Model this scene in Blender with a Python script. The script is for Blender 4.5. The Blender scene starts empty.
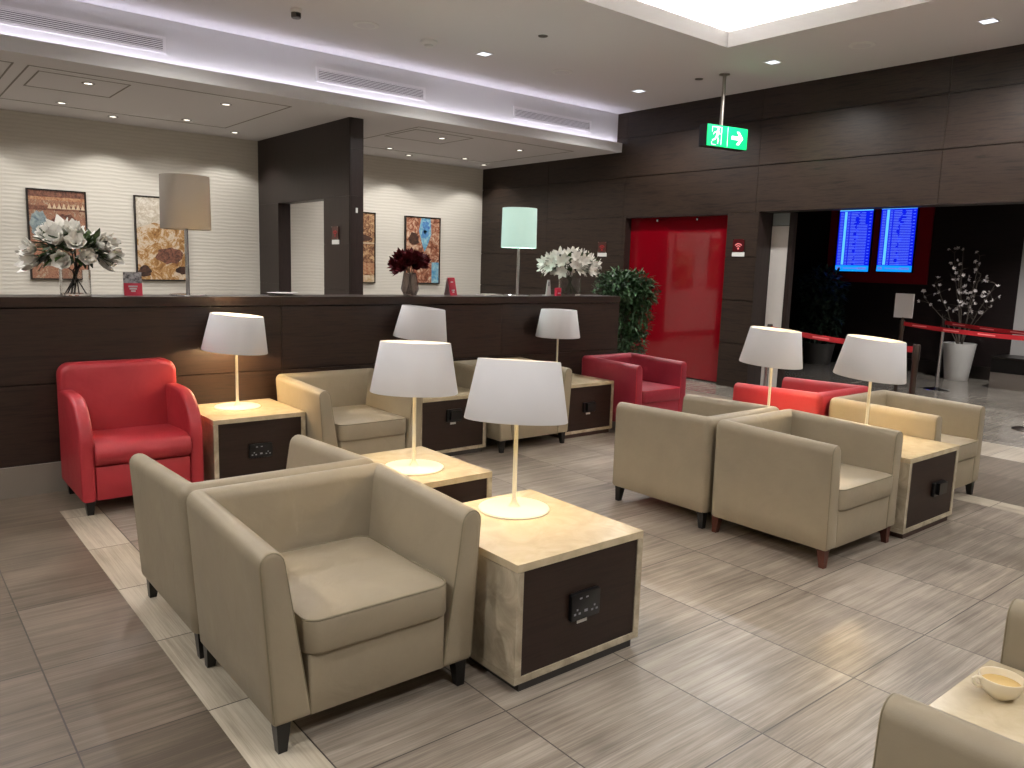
import bpy, bmesh, math, random
from mathutils import Vector, Matrix
random.seed(7)
PI = math.pi
S = bpy.context.scene
C = S.collection
OBJ = bpy.data.objects

# ------------------------------------------------------------------ materials
def lin(c):
    return tuple((x/12.92 if x <= 0.04045 else ((x+0.055)/1.055)**2.4) for x in c)
def hexc(h):
    return lin(tuple(int(h[i:i+2], 16)/255 for i in (0, 2, 4))) + (1,)
MATS = {}
def mat(name, col, rough=0.5, metal=0, emit=None, es=0, spec=0.5, trans=0, ior=1.45, coat=0):
    m = bpy.data.materials.new(name); m.use_nodes = True
    b = m.node_tree.nodes['Principled BSDF']
    b.inputs['Base Color'].default_value = hexc(col) if isinstance(col, str) else tuple(col)+(1,)
    b.inputs['Roughness'].default_value = rough
    b.inputs['Metallic'].default_value = metal
    b.inputs['Specular IOR Level'].default_value = spec
    b.inputs['Transmission Weight'].default_value = trans
    b.inputs['IOR'].default_value = ior
    b.inputs['Coat Weight'].default_value = coat
    if emit:
        b.inputs['Emission Color'].default_value = hexc(emit) if isinstance(emit, str) else tuple(emit)+(1,)
        b.inputs['Emission Strength'].default_value = es
    MATS[name] = m
    return m
def nt(m):
    t = m.node_tree
    return t, t.nodes, t.links, t.nodes['Principled BSDF']
def coords(t, scale=(1, 1, 1), loc=(0, 0, 0), kind='Object'):
    tc = t.nodes.new('ShaderNodeTexCoord'); mp = t.nodes.new('ShaderNodeMapping')
    mp.inputs['Scale'].default_value = scale; mp.inputs['Location'].default_value = loc
    t.links.new(tc.outputs[kind], mp.inputs[0])
    return mp.outputs[0]
def noise(t, vec, scale, detail=4, rough=0.6, dist=0):
    n = t.nodes.new('ShaderNodeTexNoise'); n.inputs['Scale'].default_value = scale
    n.inputs['Detail'].default_value = detail; n.inputs['Roughness'].default_value = rough
    n.inputs['Distortion'].default_value = dist
    t.links.new(vec, n.inputs['Vector']); return n.outputs['Fac']
def ramp(t, fac, stops):
    r = t.nodes.new('ShaderNodeValToRGB'); e = r.color_ramp.elements
    while len(e) < len(stops): e.new(0.5)
    for i, (p, c) in enumerate(stops):
        e[i].position = p; e[i].color = hexc(c)
    t.links.new(fac, r.inputs[0]); return r.outputs[0]
def bump(t, h, strength, dist=0.01):
    b = t.nodes.new('ShaderNodeBump'); b.inputs['Strength'].default_value = strength
    b.inputs['Distance'].default_value = dist
    t.links.new(h, b.inputs['Height']); return b.outputs[0]

def leather(name, c1, c2, rough=0.48):
    m = mat(name, c1, rough); t, N, L, b = nt(m)
    v = coords(t)
    L.new(ramp(t, noise(t, v, 5, 3), [(0.3, c1), (0.7, c2)]), b.inputs['Base Color'])
    bb = N.new('ShaderNodeBump'); bb.inputs['Strength'].default_value = 0.35; bb.inputs['Distance'].default_value = 0.012
    L.new(noise(t, v, 7, 3, 0.5, 0.6), bb.inputs['Height'])
    b2 = N.new('ShaderNodeBump'); b2.inputs['Strength'].default_value = 0.12; b2.inputs['Distance'].default_value = 0.002
    L.new(noise(t, v, 260, 2), b2.inputs['Height']); L.new(bb.outputs[0], b2.inputs['Normal']); L.new(b2.outputs[0], b.inputs['Normal'])
    return m
leather('beige_leather', '8F8470', '978B75')
leather('red_leather', '9C2930', 'A52E35', 0.45)
leather('crimson_leather', '82202E', '8A2433', 0.42)

def wood(name, axis, dark, light, rough=0.4):
    m = mat(name, dark, rough, spec=0.4); t, N, L, b = nt(m)
    sc = [14, 14, 14]; sc[axis] = 0.9
    v = coords(t, tuple(sc))
    n1 = noise(t, v, 2.2, 8, 0.65, 0.6)
    sc2 = [60, 60, 60]; sc2[axis] = 2.0
    n2 = noise(t, coords(t, tuple(sc2)), 2.0, 3, 0.6, 0.3)
    mx = N.new('ShaderNodeMath'); mx.operation = 'MULTIPLY_ADD'
    L.new(n2, mx.inputs[0]); mx.inputs[1].default_value = 0.45; L.new(n1, mx.inputs[2])
    L.new(ramp(t, mx.outputs[0], [(0.52, dark), (0.70, light), (0.9, dark)]), b.inputs['Base Color'])
    L.new(bump(t, mx.outputs[0], 0.08, 0.002), b.inputs['Normal'])
    return m
wood('espresso_wood_y', 1, '17110F', '33271F')
wood('espresso_wood_x', 0, '1D1411', '33241C')
wood('espresso_wood_z', 2, '221917', '2E2320')
wood('espresso_panel', 0, '20150F', '2C1D16', 0.45)
wood('lobby_wood', 1, '150E0E', '1F1515', 0.5)
mat('gap_black', '0B0808', 0.8)

def marble(name, c0, c1, c2, rough=0.25):
    m = mat(name, c1, rough); t, N, L, b = nt(m)
    v = coords(t)
    n = noise(t, v, 7, 8, 0.6, 1.4)
    L.new(ramp(t, n, [(0.30, c0), (0.48, c1), (0.64, c2), (0.8, c1)]), b.inputs['Base Color'])
    return m
marble('cream_marble', 'B3A588', 'C0B193', 'C9BB9E', 0.22)
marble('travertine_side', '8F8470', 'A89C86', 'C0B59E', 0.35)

def tiles(name, c_dark, c_mid, c_light, ox, oy, tx, ty, rough=0.33, grain='x'):
    m = mat(name, c_mid, rough); t, N, L, b = nt(m)
    tc = N.new('ShaderNodeTexCoord'); sp = N.new('ShaderNodeSeparateXYZ'); L.new(tc.outputs['Object'], sp.inputs[0])
    def M(op, a, bb=None, c=None):
        n = N.new('ShaderNodeMath'); n.operation = op
        for i, q in enumerate((a, bb, c)):
            if q is None: continue
            if isinstance(q, (int, float)): n.inputs[i].default_value = q
            else: L.new(q, n.inputs[i])
        return n.outputs[0]
    u = M('DIVIDE', M('SUBTRACT', sp.outputs[0], ox), tx); w = M('DIVIDE', M('SUBTRACT', sp.outputs[1], oy), ty)
    fu, fw = M('FRACT', u), M('FRACT', w)
    du = M('MULTIPLY', M('MINIMUM', fu, M('SUBTRACT', 1.0, fu)), tx)
    dw = M('MULTIPLY', M('MINIMUM', fw, M('SUBTRACT', 1.0, fw)), ty)
    d = M('MINIMUM', du, dw)
    joint = M('LESS_THAN', d, 0.0026)
    cb = N.new('ShaderNodeCombineXYZ'); L.new(M('FLOOR', u), cb.inputs[0]); L.new(M('FLOOR', w), cb.inputs[1])
    wn = N.new('ShaderNodeTexWhiteNoise'); wn.noise_dimensions = '2D'; L.new(cb.outputs[0], wn.inputs['Vector'])
    off = N.new('ShaderNodeVectorMath'); off.operation = 'MULTIPLY_ADD'
    L.new(wn.outputs['Color'], off.inputs[0]); off.inputs[1].default_value = (7, 7, 7); L.new(tc.outputs['Object'], off.inputs[2])
    mp = N.new('ShaderNodeMapping'); mp.inputs['Scale'].default_value = (1.1, 22, 1) if grain == 'x' else (22, 1.1, 1)
    mp.inputs['Rotation'].default_value = (0, 0, 0.03)
    L.new(off.outputs[0], mp.inputs[0])
    n1 = noise(t, mp.outputs[0], 1.6, 6, 0.65, 0.12)
    mp2 = N.new('ShaderNodeMapping'); mp2.inputs['Scale'].default_value = (2.0, 140, 1) if grain == 'x' else (140, 2.0, 1)
    L.new(off.outputs[0], mp2.inputs[0])
    n2 = noise(t, mp2.outputs[0], 1.5, 4, 0.6, 0.2)
    n3 = noise(t, off.outputs[0], 2.5, 3, 0.5)
    f = M('ADD', M('MULTIPLY', n1, 0.62), M('ADD', M('MULTIPLY', n2, 0.42), M('MULTIPLY', M('SUBTRACT', wn.outputs['Value'], 0.5), 0.10)))
    f = M('ADD', f, M('MULTIPLY', M('SUBTRACT', n3, 0.5), 0.42))
    col = ramp(t, f, [(0.36, c_dark), (0.52, c_mid), (0.68, c_light)])
    mx = N.new('ShaderNodeMix'); mx.data_type = 'RGBA'; L.new(joint, mx.inputs[0]); L.new(col, mx.inputs[6])
    mx.inputs[7].default_value = hexc('3E3731')
    L.new(mx.outputs[2], b.inputs['Base Color'])
    return m
tiles('floor_tile', '665D52', '887E72', 'A59B8E', 0.99, 1.915, 0.6, 0.605)
tiles('floor_tile_brown', '50463B', '655A4D', '7A6E60', 0.40, 3.115, 0.9, 0.605, 0.36)
tiles('floor_strip', '948A79', 'B0A693', 'C2B9A7', -5.01, 1.90, 6, 0.605, 0.33, 'y')
tiles('floor_strip_wide', '968C7D', 'AAA091', 'BEB5A6', 7.4, 1.915, 0.6, 0.605, 0.3)
tiles('lobby_tile', '6B655E', '857E75', '9A9389', 0.99, 1.915, 0.6, 0.605, 0.16)

mat('ceiling_paint', 'E0DDE0', 0.9)
mat('low_ceiling_paint', 'DAD8DA', 0.9)
mat('white_paint', 'D8D7D6', 0.85)
m = mat('wave_wallpaper', 'CFC8BA', 0.75); t, N, L, b = nt(m)
mp = coords(t, (0.5, 1, 1)); wv = N.new('ShaderNodeTexWave'); wv.bands_direction = 'Z'; wv.wave_profile = 'SIN'
wv.inputs['Scale'].default_value = 6.5; wv.inputs['Distortion'].default_value = 3.2; wv.inputs['Detail'].default_value = 2.5
wv.inputs['Detail Scale'].default_value = 1.1
L.new(mp, wv.inputs['Vector'])
L.new(bump(t, wv.outputs['Fac'], 0.2, 0.012), b.inputs['Normal'])
L.new(ramp(t, wv.outputs['Fac'], [(0.0, 'D3CEC3'), (0.6, 'D9D4C9')]), b.inputs['Base Color'])
mat('steel_brushed', 'A7A29B', 0.38, 1)
mat('skirting', '8F877C', 0.4, 0.3)
mat('chrome', 'C8C8CC', 0.14, 1)
mat('dark_steel', '4A4644', 0.35, 1)
mat('black_leg', '0E0C0C', 0.35)
mat('brown_leg', '4A2419', 0.4)
mat('plinth_dark', '35322F', 0.4)
mat('plinth_brown', '3E2A22', 0.5)
mat('black_plastic', '0C0C0E', 0.3)
mat('socket_grey', '8E9098', 0.4)
mat('label_white', 'D8D8D4', 0.6)
mat('piping', '7D735C', 0.5)
mat('lamp_white', 'E4DCC4', 0.35)
m = mat('shade_white', 'D9D9DC', 0.85)
mat('shade_cream', 'A39B90', 0.85)
m = mat('shade_lit', 'B9CFC4', 0.8, emit='BFE6DA', es=0.28)
mat('bulb', 'FFF0C8', 0.5, emit='FFDFA0', es=4)
mat('red_glass', '780312', 0.07, spec=0.5, coat=0.6)
mat('dark_red_panel', '8A0A1C', 0.35)
mat('led', 'FFFFFF', 0.5, emit='F0ECFF', es=5)
mat('led_coffer', 'FFFFFF', 0.5, emit='FFFAF6', es=42)
mat('diffuser', 'FFFFFF', 0.5, emit='E6F0FF', es=0.75)
mat('diffuser_warm', 'FFFFFF', 0.5, emit='FFF6E6', es=1.2)
mat('downlight_rim', '6E6A66', 0.4, 0.6)
mat('vent_white', 'E6E4E4', 0.6)
mat('vent_dark', '3E3A3C', 0.8)
mat('groove', '8F8B86', 0.9)
mat('exit_green', '08A85E', 0.4, emit='07B562', es=0.3)
mat('exit_white', 'F2FFF6', 0.4, emit='EFFFF6', es=0.5)
mat('sign_red', 'A51C26', 0.4)
mat('sign_arc', 'F08A8A', 0.4, emit='E06068', es=0.06)
mat('dark_acrylic', '4A1418', 0.15)
mat('brown_acrylic', '4B2A26', 0.3)
mat('screen_blue', '0418A0', 0.3, emit='0A1EE8', es=0.5)
mat('screen_line', '7FA8FF', 0.3, emit='6E8CFF', es=0.34)
mat('screen_col', '8FE0FF', 0.3, emit='62C4FF', es=0.5)
mat('screen_cyan', '14A8FF', 0.3, emit='1096FF', es=0.5)
mat('screen_case', '08080C', 0.3)
mat('belt_red', 'B81E28', 0.6)
mat('post_black', '5A504A', 0.3, 0.9)
mat('paper_white', 'CFCBCB', 0.7)
mat('card_red', 'B8203C', 0.5)
mat('card_grey', '6F6F76', 0.5)
mat('frame_black', '1E1714', 0.4)
mat('porcelain', 'EADFC6', 0.25)
mat('coffee', 'C8A868', 0.35)
mat('pot_white', 'DAD8D4', 0.5)
mat('pot_grey', '4E4C4A', 0.7)
mat('soil', '2A2018', 0.95)
mat('bark', '5C534B', 0.8)
mat('stem_green', '2C3A1E', 0.6)
mat('dark_stem', '2A2420', 0.6)
mat('petal_white', 'FAF8F2', 0.6)
mat('petal_pure', 'F0EEE8', 0.6)
mat('petal_pistil', 'A8A050', 0.6)
mat('petal_red', '5A0A18', 0.7)
mat('blossom_pale', 'D8D0CE', 0.6)
mat('mauve_glass', 'C0B4AE', 0.08, trans=0.8)
mat('vase_glass', 'F4F4F4', 0.02, trans=1.0, ior=1.3)
mat('counter_black', '0B0A0A', 0.25)
mat('door_white', 'C9C4BE', 0.6)
mat('frosted', '8C9494', 0.3)
mat('grey_wall', 'B3B0AE', 0.8)
mat('back_wall_paint', 'B8B2A8', 0.85)
def leafmat(name, a, b_, rough=0.45):
    m = mat(name, a, rough); t, N, L, b = nt(m)
    L.new(ramp(t, noise(t, coords(t), 14, 2), [(0.35, a), (0.65, b_)]), b.inputs['Base Color'])
leafmat('leaf_dark', '142A18', '456840')
leafmat('leaf_lobby', '22362A', '3E5646')
leafmat('leaf_bouquet', '1B2F18', '48602F')

# ------------------------------------------------------------------ mesh helpers
def put(name, bm, m, parent=None, smooth=False, ang=35, loc=None):
    me = bpy.data.meshes.new(name)
    bmesh.ops.recalc_face_normals(bm, faces=bm.faces[:])
    bm.to_mesh(me); bm.free()
    ms = m if isinstance(m, (list, tuple)) else [m]
    for q in ms: me.materials.append(MATS[q])
    if smooth:
        for p in me.polygons: p.use_smooth = True
        try: me.set_sharp_from_angle(angle=math.radians(ang))
        except Exception: pass
    o = OBJ.new(name, me); C.objects.link(o)
    if parent: o.parent = parent
    if loc: o.location = loc
    return o
def tag(o, label=None, cat=None, group=None, kind=None):
    if label: o['label'] = label
    if cat: o['category'] = cat
    if group: o['group'] = group
    if kind: o['kind'] = kind
    return o
def thing(name, loc, rz=0, label=None, cat=None, group=None):
    o = OBJ.new(name, None); C.objects.link(o); o.empty_display_size = 0.1
    o.location = loc; o.rotation_euler = (0, 0, rz)
    return tag(o, label, cat, group)
def struct(name, bm, m, parent=None, **k):
    o = put(name, bm, m, parent, **k)
    if not parent: o['kind'] = 'structure'
    return o
def copy_tree(o, parent=None):
    c = o.copy(); C.objects.link(c)
    if parent: c.parent = parent
    for ch in [x for x in OBJ if x.parent == o and x.type != 'LIGHT']: copy_tree(ch, c)
    return c
def B(): return bmesh.new()
def box(bm, x0, x1, y0, y1, z0, z1, mi=0):
    vs = [bm.verts.new((x, y, z)) for z in (z0, z1) for x, y in ((x0, y0), (x1, y0), (x1, y1), (x0, y1))]
    fs = [(3, 2, 1, 0), (4, 5, 6, 7), (0, 1, 5, 4), (1, 2, 6, 5), (2, 3, 7, 6), (3, 0, 4, 7)]
    r = []
    for f in fs:
        q = bm.faces.new([vs[i] for i in f]); q.material_index = mi; r.append(q)
    return vs
def rrect(w, d, r, n=5, cx=0, cy=0):
    pts = []
    r = max(min(r, w/2-1e-4, d/2-1e-4), 1e-4)
    for (sx, sy, a0) in ((1, -1, -PI/2), (1, 1, 0), (-1, 1, PI/2), (-1, -1, PI)):
        for i in range(n+1):
            a = a0+i*PI/2/n
            pts.append((cx+sx*(w/2-r)+r*math.cos(a), cy+sy*(d/2-r)+r*math.sin(a)))
    return pts
def rings(bm, loops, cap0=True, cap1=True, close=True, mi=0):
    vl = [[bm.verts.new(p) for p in lp] for lp in loops]
    n = len(vl[0])
    for a, b in zip(vl, vl[1:]):
        for i in range(n if close else n-1):
            j = (i+1) % n
            f = bm.faces.new((a[i], a[j], b[j], b[i])); f.material_index = mi
    if cap0: bm.faces.new(vl[0][::-1]).material_index = mi
    if cap1: bm.faces.new(vl[-1]).material_index = mi
    return vl
def rslab(bm, w, d, z0, z1, r=0.02, e=0.004, cx=0, cy=0, n=5, dome=0, mi=0, f=None):
    """rounded rectangular slab; e = edge rounding; dome = extra height at the middle"""
    lv = [(e, z0), (e*0.3, z0+e*0.3), (0, z0+e), (0, z1-e), (e*0.3, z1-e*0.3), (e, z1)]
    if dome:
        lv += [(e+0.02, z1+dome*0.30), (e+0.05, z1+dome*0.6), (e+0.10, z1+dome*0.85), (e+0.16, z1+dome)]
    lp = []
    for ins, z in lv:
        pts = rrect(w-2*ins, d-2*ins, max(r-ins, 0.002) if not dome else max(r-ins*0.35, 0.03), n, cx, cy)
        lp.append([(x, y, z) for x, y in pts])
    if f: lp = [[f(*p) for p in l] for l in lp]
    return rings(bm, lp, mi=mi)
def lathe(bm, prof, n=32, c=(0, 0, 0), cap0=False, cap1=False, mi=0, tilt=None):
    lp = []
    for r, z in prof:
        lp.append([(c[0]+r*math.cos(2*PI*i/n), c[1]+r*math.sin(2*PI*i/n), c[2]+z) for i in range(n)])
    if tilt: lp = [[tuple(tilt @ Vector(p)) for p in l] for l in lp]
    return rings(bm, lp, cap0, cap1, mi=mi)
def tube(bm, pts, r, n=8, closed=False, mi=0, r1=None):
    P = [Vector(p) for p in pts]; lp = []; N = len(P)
    up = Vector((0, 0, 1)); prev = None
    for i, p in enumerate(P):
        a = P[(i-1) % N] if (closed or i > 0) else P[i]; b = P[(i+1) % N] if (closed or i < N-1) else P[i]
        tg = (b-a); tg = tg.normalized() if tg.length > 1e-9 else Vector((0, 0, 1))
        if prev is None:
            s = tg.cross(up)
            if s.length < 1e-3: s = tg.cross(Vector((1, 0, 0)))
        else:
            s = prev - tg*prev.dot(tg)
            if s.length < 1e-4: s = tg.cross(up)
        s.normalize(); prev = s; q = s.cross(tg)
        rr = r if r1 is None else r+(r1-r)*i/max(N-1, 1)
        lp.append([tuple(p+s*rr*math.cos(2*PI*k/n)+q*rr*math.sin(2*PI*k/n)) for k in range(n)])
    if closed: lp.append(lp[0])
    return rings(bm, lp, not closed, not closed, mi=mi)
def prism(bm, poly, fn, t0, t1, mi=0):
    """poly 2-D outline, fn(u,v,t) -> xyz"""
    return rings(bm, [[fn(u, v, t0) for u, v in poly], [fn(u, v, t1) for u, v in poly]], mi=mi)
def inset_poly(poly, e):
    n = len(poly); out = []
    A = sum(poly[i][0]*poly[(i+1) % n][1]-poly[(i+1) % n][0]*poly[i][1] for i in range(n))
    sg = 1 if A > 0 else -1
    for i in range(n):
        p0, p, p1 = Vector(poly[i-1]), Vector(poly[i]), Vector(poly[(i+1) % n])
        a = (p-p0).normalized(); b = (p1-p).normalized()
        na = Vector((-a.y, a.x))*sg; nb = Vector((-b.y, b.x))*sg
        k = (na+nb)
        k = k/max(1+na.dot(nb), 0.4)
        q = p+k*e
        out.append((q.x, q.y))
    return out
def puff(bm, poly, fn, t0, t1, e, mi=0):
    """extruded outline with rounded rims"""
    L0 = []
    for k, (ins, dt) in enumerate(((e, 0), (e*0.45, e*0.12), (e*0.12, e*0.45), (0, e))):
        L0.append((ins, t0+dt))
    seq = L0+[(i, t1-(t-t0)) for i, t in reversed(L0)]
    lp = []
    for ins, t in seq:
        q = inset_poly(poly, ins) if ins > 0 else poly
        lp.append([fn(u, v, t) for u, v in q])
    return rings(bm, lp, mi=mi)

# ------------------------------------------------------------------ camera
cam = bpy.data.cameras.new('camera'); co = OBJ.new('camera', cam); C.objects.link(co)
r_ = Vector((0.7751, -0.6312, 0.03)); u_ = Vector((0.0707, 0.1338, 0.9885)); f_ = Vector((0.6279, 0.764, -0.1484))
f_.normalize(); r_ = (r_-f_*r_.dot(f_)).normalized(); u_ = r_.cross(f_)
co.matrix_world = Matrix(((r_.x, u_.x, -f_.x, 0), (r_.y, u_.y, -f_.y, 0), (r_.z, u_.z, -f_.z, 1.5), (0, 0, 0, 1)))
cam.sensor_width = 36; cam.lens = 787.95/1024*36; cam.clip_start = 0.02
S.camera = co

# ------------------------------------------------------------------ setting
W = 8.775
XL, YB = -3.2, -2.6
def plane(name, x0, x1, y0, y1, m):
    bm = B(); box(bm, x0, x1, y0, y1, -0.05, 0); return struct(name, bm, m)
plane('floor', XL, 0.79, YB, 11.7, 'floor_tile_brown')
plane('floor', 0.79, 0.99, YB, 5.09, 'floor_strip')
plane('floor', 0.79, 0.99, 5.09, 11.7, 'floor_tile_brown')
plane('floor', 0.99, 5.73, YB, 11.7, 'floor_tile')
plane('floor', 5.73, 5.93, YB, 5.09, 'floor_strip')
plane('floor', 5.73, 5.93, 5.09, 11.7, 'floor_tile')
plane('floor', 5.93, 7.40, YB, 3.2, 'floor_tile_brown')
plane('floor', 5.93, 7.40, 3.2, 11.7, 'floor_tile')
plane('floor', 7.40, 8.05, YB, 3.2, 'floor_strip_wide')
plane('floor', 7.40, 8.05, 3.2, 11.7, 'floor_tile')
plane('floor', 8.05, 13.2, YB, 11.7, 'lobby_tile')

# partition (low screen wall)
PX0, PX1, PY = XL, 5.946, 5.55
bm = B()
box(bm, PX0, PX1-0.01, PY+0.012, 5.86, 0.0, 1.155)
struct('wall_partition', bm, 'gap_black')
bm = B()
xs = [PX0, 0.2-1.1, 0.28, 2.352, 4.42, PX1]
for xa, xb in zip(xs, xs[1:]):
    for za, zb in ((0.19, 0.686), (0.692, 1.155)):
        box(bm, xa+0.002, xb-0.002, PY, PY+0.014, za, zb)
box(bm, PX1-0.0098, PX1, PY+0.0145, 5.86, 0.0, 1.155)
struct('wall_partition_facing', bm, 'espresso_wood_x')
bm = B(); 
for xa, xb in zip(xs, xs[1:]): box(bm, xa+0.001, xb-0.001+(0.004 if xb == PX1 else 0), PY-0.006, 5.90, 1.163, 1.225)
struct('trim_1', bm, 'espresso_wood_x')
bm = B(); box(bm, PX0, PX1, PY-0.02, PY+0.0, 0, 0.19); struct('baseboard_partition', bm, 'skirting')

# right wood wall (panels on a backing)
def panels(bm, y0, y1, z0, z1, ys, zs, x=W, t=0.018, gap=0.006):
    yy = [y0]+[v for v in ys if y0 < v < y1]+[y1]; zz = [z0]+[v for v in zs if z0 < v < z1]+[z1]
    for a, b in zip(yy, yy[1:]):
        for c, d in zip(zz, zz[1:]):
            box(bm, x, x+t, a+(gap*0.4 if a != y0 else 0), b-(gap*0.4 if b != y1 else 0), c+(gap if c != z0 else 0), d-(gap if d != z1 else 0))
ys = [-0.7, 1.52, 3.75, 5.947, 8.2, 9.9]; zs = [0.58, 1.14, 1.70, 2.265, 2.83, 3.384]
bm = B()
panels(bm, YB, 11.68, 2.265, 3.75, ys, zs)
panels(bm, 8.15, 11.68, 0.1, 2.262, ys, zs)
panels(bm, 5.893, 6.356, 0.0, 2.262, [], zs)
panels(bm, YB, -1.5, 0.1, 2.262, ys, zs)
struct('wall_right_panels', bm, 'espresso_wood_y')
bm = B()
box(bm, W+0.018, W+0.3, YB, 11.9, 2.268, 4.4)
box(bm, W+0.018, W+0.3, 8.15, 11.9, 0, 2.268)
box(bm, W+0.018, W+0.3, 5.893, 6.356, 0, 2.268)
box(bm, W+0.018, W+0.3, YB, -1.5, 0, 2.268)
box(bm, W+0.16, W+0.3, 6.356, 8.15, 0, 2.268)
box(bm, W, W+0.16, 6.356, 8.15, 2.245, 2.268)
struct('wall_right', bm, 'espresso_wood_z')
# red glass in its recess
rp = OBJ.new('wall_red_glass', None); C.objects.link(rp); rp.location = (W+0.12, 7.25, 0); rp['kind'] = 'structure'; rp['label'] = 'tall glossy red glass panel set into the dark wood wall'
bm = B(); box(bm, 0, 0.03, -0.894, 0.895, 0.02, 2.245); put('glass_sheet', bm, 'red_glass', rp)
for yy in (-0.35, 0.35):
    bm = B(); lathe(bm, [(0.016, -0.03), (0.016, 0), (0.008, 0.012)], 12, cap0=True, cap1=True)
    o = put('spotlight_fitting', bm, 'chrome', rp, True); o.location = (-0.05, yy, 2.215)

# left (far) papered wall
bm = B(); box(bm, XL, W+0.3, 11.683, 11.8, 0, 3.4); struct('wall_back', bm, 'wave_wallpaper')
bm = B(); box(bm, XL, W, 11.665, 11.683, 0, 0.12); struct('baseboard_back', bm, 'steel_brushed')
# enclosing walls behind / left of the camera
bm = B(); box(bm, XL-0.1, XL, YB-0.1, 11.8, 0, 4.4); struct('wall_left', bm, 'back_wall_paint')
bm = B(); box(bm, XL-0.1, 13.2, YB-0.1, YB, 0, 4.4); struct('wall_front', bm, 'back_wall_paint')

# divider wall with doorway
CX = 4.632; CT = 0.175
bm = B()
CH = 3.197
box(bm, CX, CX+CT, 8.83, 9.53, 0, CH); box(bm, CX, CX+CT, 10.97, 11.68, 0, CH); box(bm, CX, CX+CT, 9.53, 10.97, 2.275, CH)
struct('wall_divider', bm, 'espresso_wood_z')
bm = B()
for (a, b, zz) in ((8.835, 9.528, (0.58, 1.14, 1.70, 2.28, 2.75, CH)), (10.972, 11.68, (0.58, 1.14, 1.70, 2.28, CH))):
    z0 = 0.0
    for z in zz:
        if z <= 2.29: box(bm, CX-0.008, CX, a, b, z0+0.002, z-0.003)
        z0 = z
box(bm, CX-0.008, CX, 8.835, 11.68, 2.281, CH)
for z0, z in zip((0, .58, 1.14, 1.70, 2.28, 2.83), (.58, 1.14, 1.70, 2.28, 2.83, CH)):
    box(bm, CX, CX+CT, 8.822, 8.83, z0+0.002, z-0.003)
struct('wall_divider_panels', bm, 'espresso_wood_z')

# ceilings
ZC, ZL = 3.75, 3.197
cx0, cx1, cy0, cy1 = 0.6, 6.955, 0.6, 5.19
bm = B()
box(bm, XL, cx0, YB, 8.4, ZC, ZC+0.125); box(bm, cx1, W+0.05, YB, 8.4, ZC, ZC+0.125)
box(bm, cx0, cx1, YB, cy0, ZC, ZC+0.125); box(bm, cx0, cx1, cy1, 8.4, ZC, ZC+0.125)
struct('ceiling', bm, 'ceiling_paint')
# coffer
k = 0.13
bm = B()
zt = 4.3
for (a, b, c, d) in ((cx0-k-0.05, cx0-k, cy0-k, cy1+k), (cx1+k, cx1+k+0.05, cy0-k, cy1+k), (cx0-k, cx1+k, cy0-k-0.05, cy0-k), (cx0-k, cx1+k, cy1+k, cy1+k+0.05)):
    box(bm, a, b, c, d, ZC+0.02, zt)
box(bm, cx0-k, cx1+k, cy0-k, cy1+k, zt, zt+0.05)
struct('ceiling_coffer', bm, 'white_paint')
bm = B()
# lip standing at the rim of the coffer opening
h0 = ZC-0.002
for (a, b, c, d) in ((cx0, cx0+0.015, cy0, cy1), (cx1-0.015, cx1, cy0, cy1), (cx0+0.015, cx1-0.015, cy0, cy0+0.015), (cx0+0.015, cx1-0.015, cy1-0.015, cy1)):
    box(bm, a, b, c, d, h0, ZC+0.15)
struct('trim_2', bm, 'white_paint')
bm = B()
for (a, b, c, d) in ((cx0-0.10, cx0-0.05, cy0, cy1), (cx1+0.05, cx1+0.10, cy0, cy1), (cx0, cx1, cy0-0.10, cy0-0.05), (cx0, cx1, cy1+0.05, cy1+0.10)):
    box(bm, a, b, c, d, ZC+0.126, ZC+0.133)
o = put('led_strip', bm, 'led_coffer'); tag(o, 'white LED strip light hidden in the raised ceiling recess', 'light strip')
# soffit
bm = B()
box(bm, XL, W, 8.30, 11.7, ZL, ZL+0.05); struct('ceiling_low', bm, 'low_ceiling_paint')
bm = B(); box(bm, XL, W, 8.295, 8.315, ZL-0.002, ZL+0.13); struct('trim_3', bm, 'white_paint')
bm = B(); box(bm, XL, W, 8.40, 8.45, ZL+0.05, ZC+0.13); struct('wall_soffit', bm, 'white_paint')
bm = B(); box(bm, XL, W-0.02, 8.33, 8.385, ZL+0.052, ZL+0.058)
o = put('led_strip', bm, 'led'); tag(o, 'long white LED strip light behind the lip of the lowered ceiling', 'light strip')
# access panel reveals in low ceiling
bm = B()
def rectline(x0, x1, y0, y1, w=0.014):
    z0, z1 = ZL-0.004, ZL
    box(bm, x0, x1, y0, y0+w, z0, z1); box(bm, x0, x1, y1-w, y1, z0, z1)
    box(bm, x0, x0+w, y0+w, y1-w, z0, z1); box(bm, x1-w, x1, y0+w, y1-w, z0, z1)
rectline(1.31, 3.87, 8.76, 10.87); rectline(1.42, 2.24, 8.95, 9.85); rectline(-1.6, 1.2, 8.76, 10.87)
rectline(5.55, 8.25, 8.76, 10.85); rectline(5.63, 6.55, 8.95, 9.75)
struct('trim_4', bm, 'groove')

# lobby beyond the opening
XB = 13.1
bm = B(); box(bm, XB, XB+0.1, 4.33, 11.9, 0, 3.0); struct('wall_lobby', bm, 'lobby_wood')
bm = B(); box(bm, XB, XB+0.1, YB, 4.33, 0, 3.0); struct('wall_lobby_white', bm, 'grey_wall')
bm = B(); box(bm, XB-0.015, XB, 4.33, 11.7, 0, 0.2); struct('baseboard_lobby', bm, 'dark_steel')
bm = B(); box(bm, W+0.3, XB+0.1, YB, 11.9, 3.0, 3.1); struct('ceiling_lobby', bm, 'lobby_wood')
bm = B(); box(bm, W+0.3, XB+0.1, 11.7, 11.8, 0, 3.0); struct('wall_lobby_end', bm, 'lobby_wood')
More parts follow.
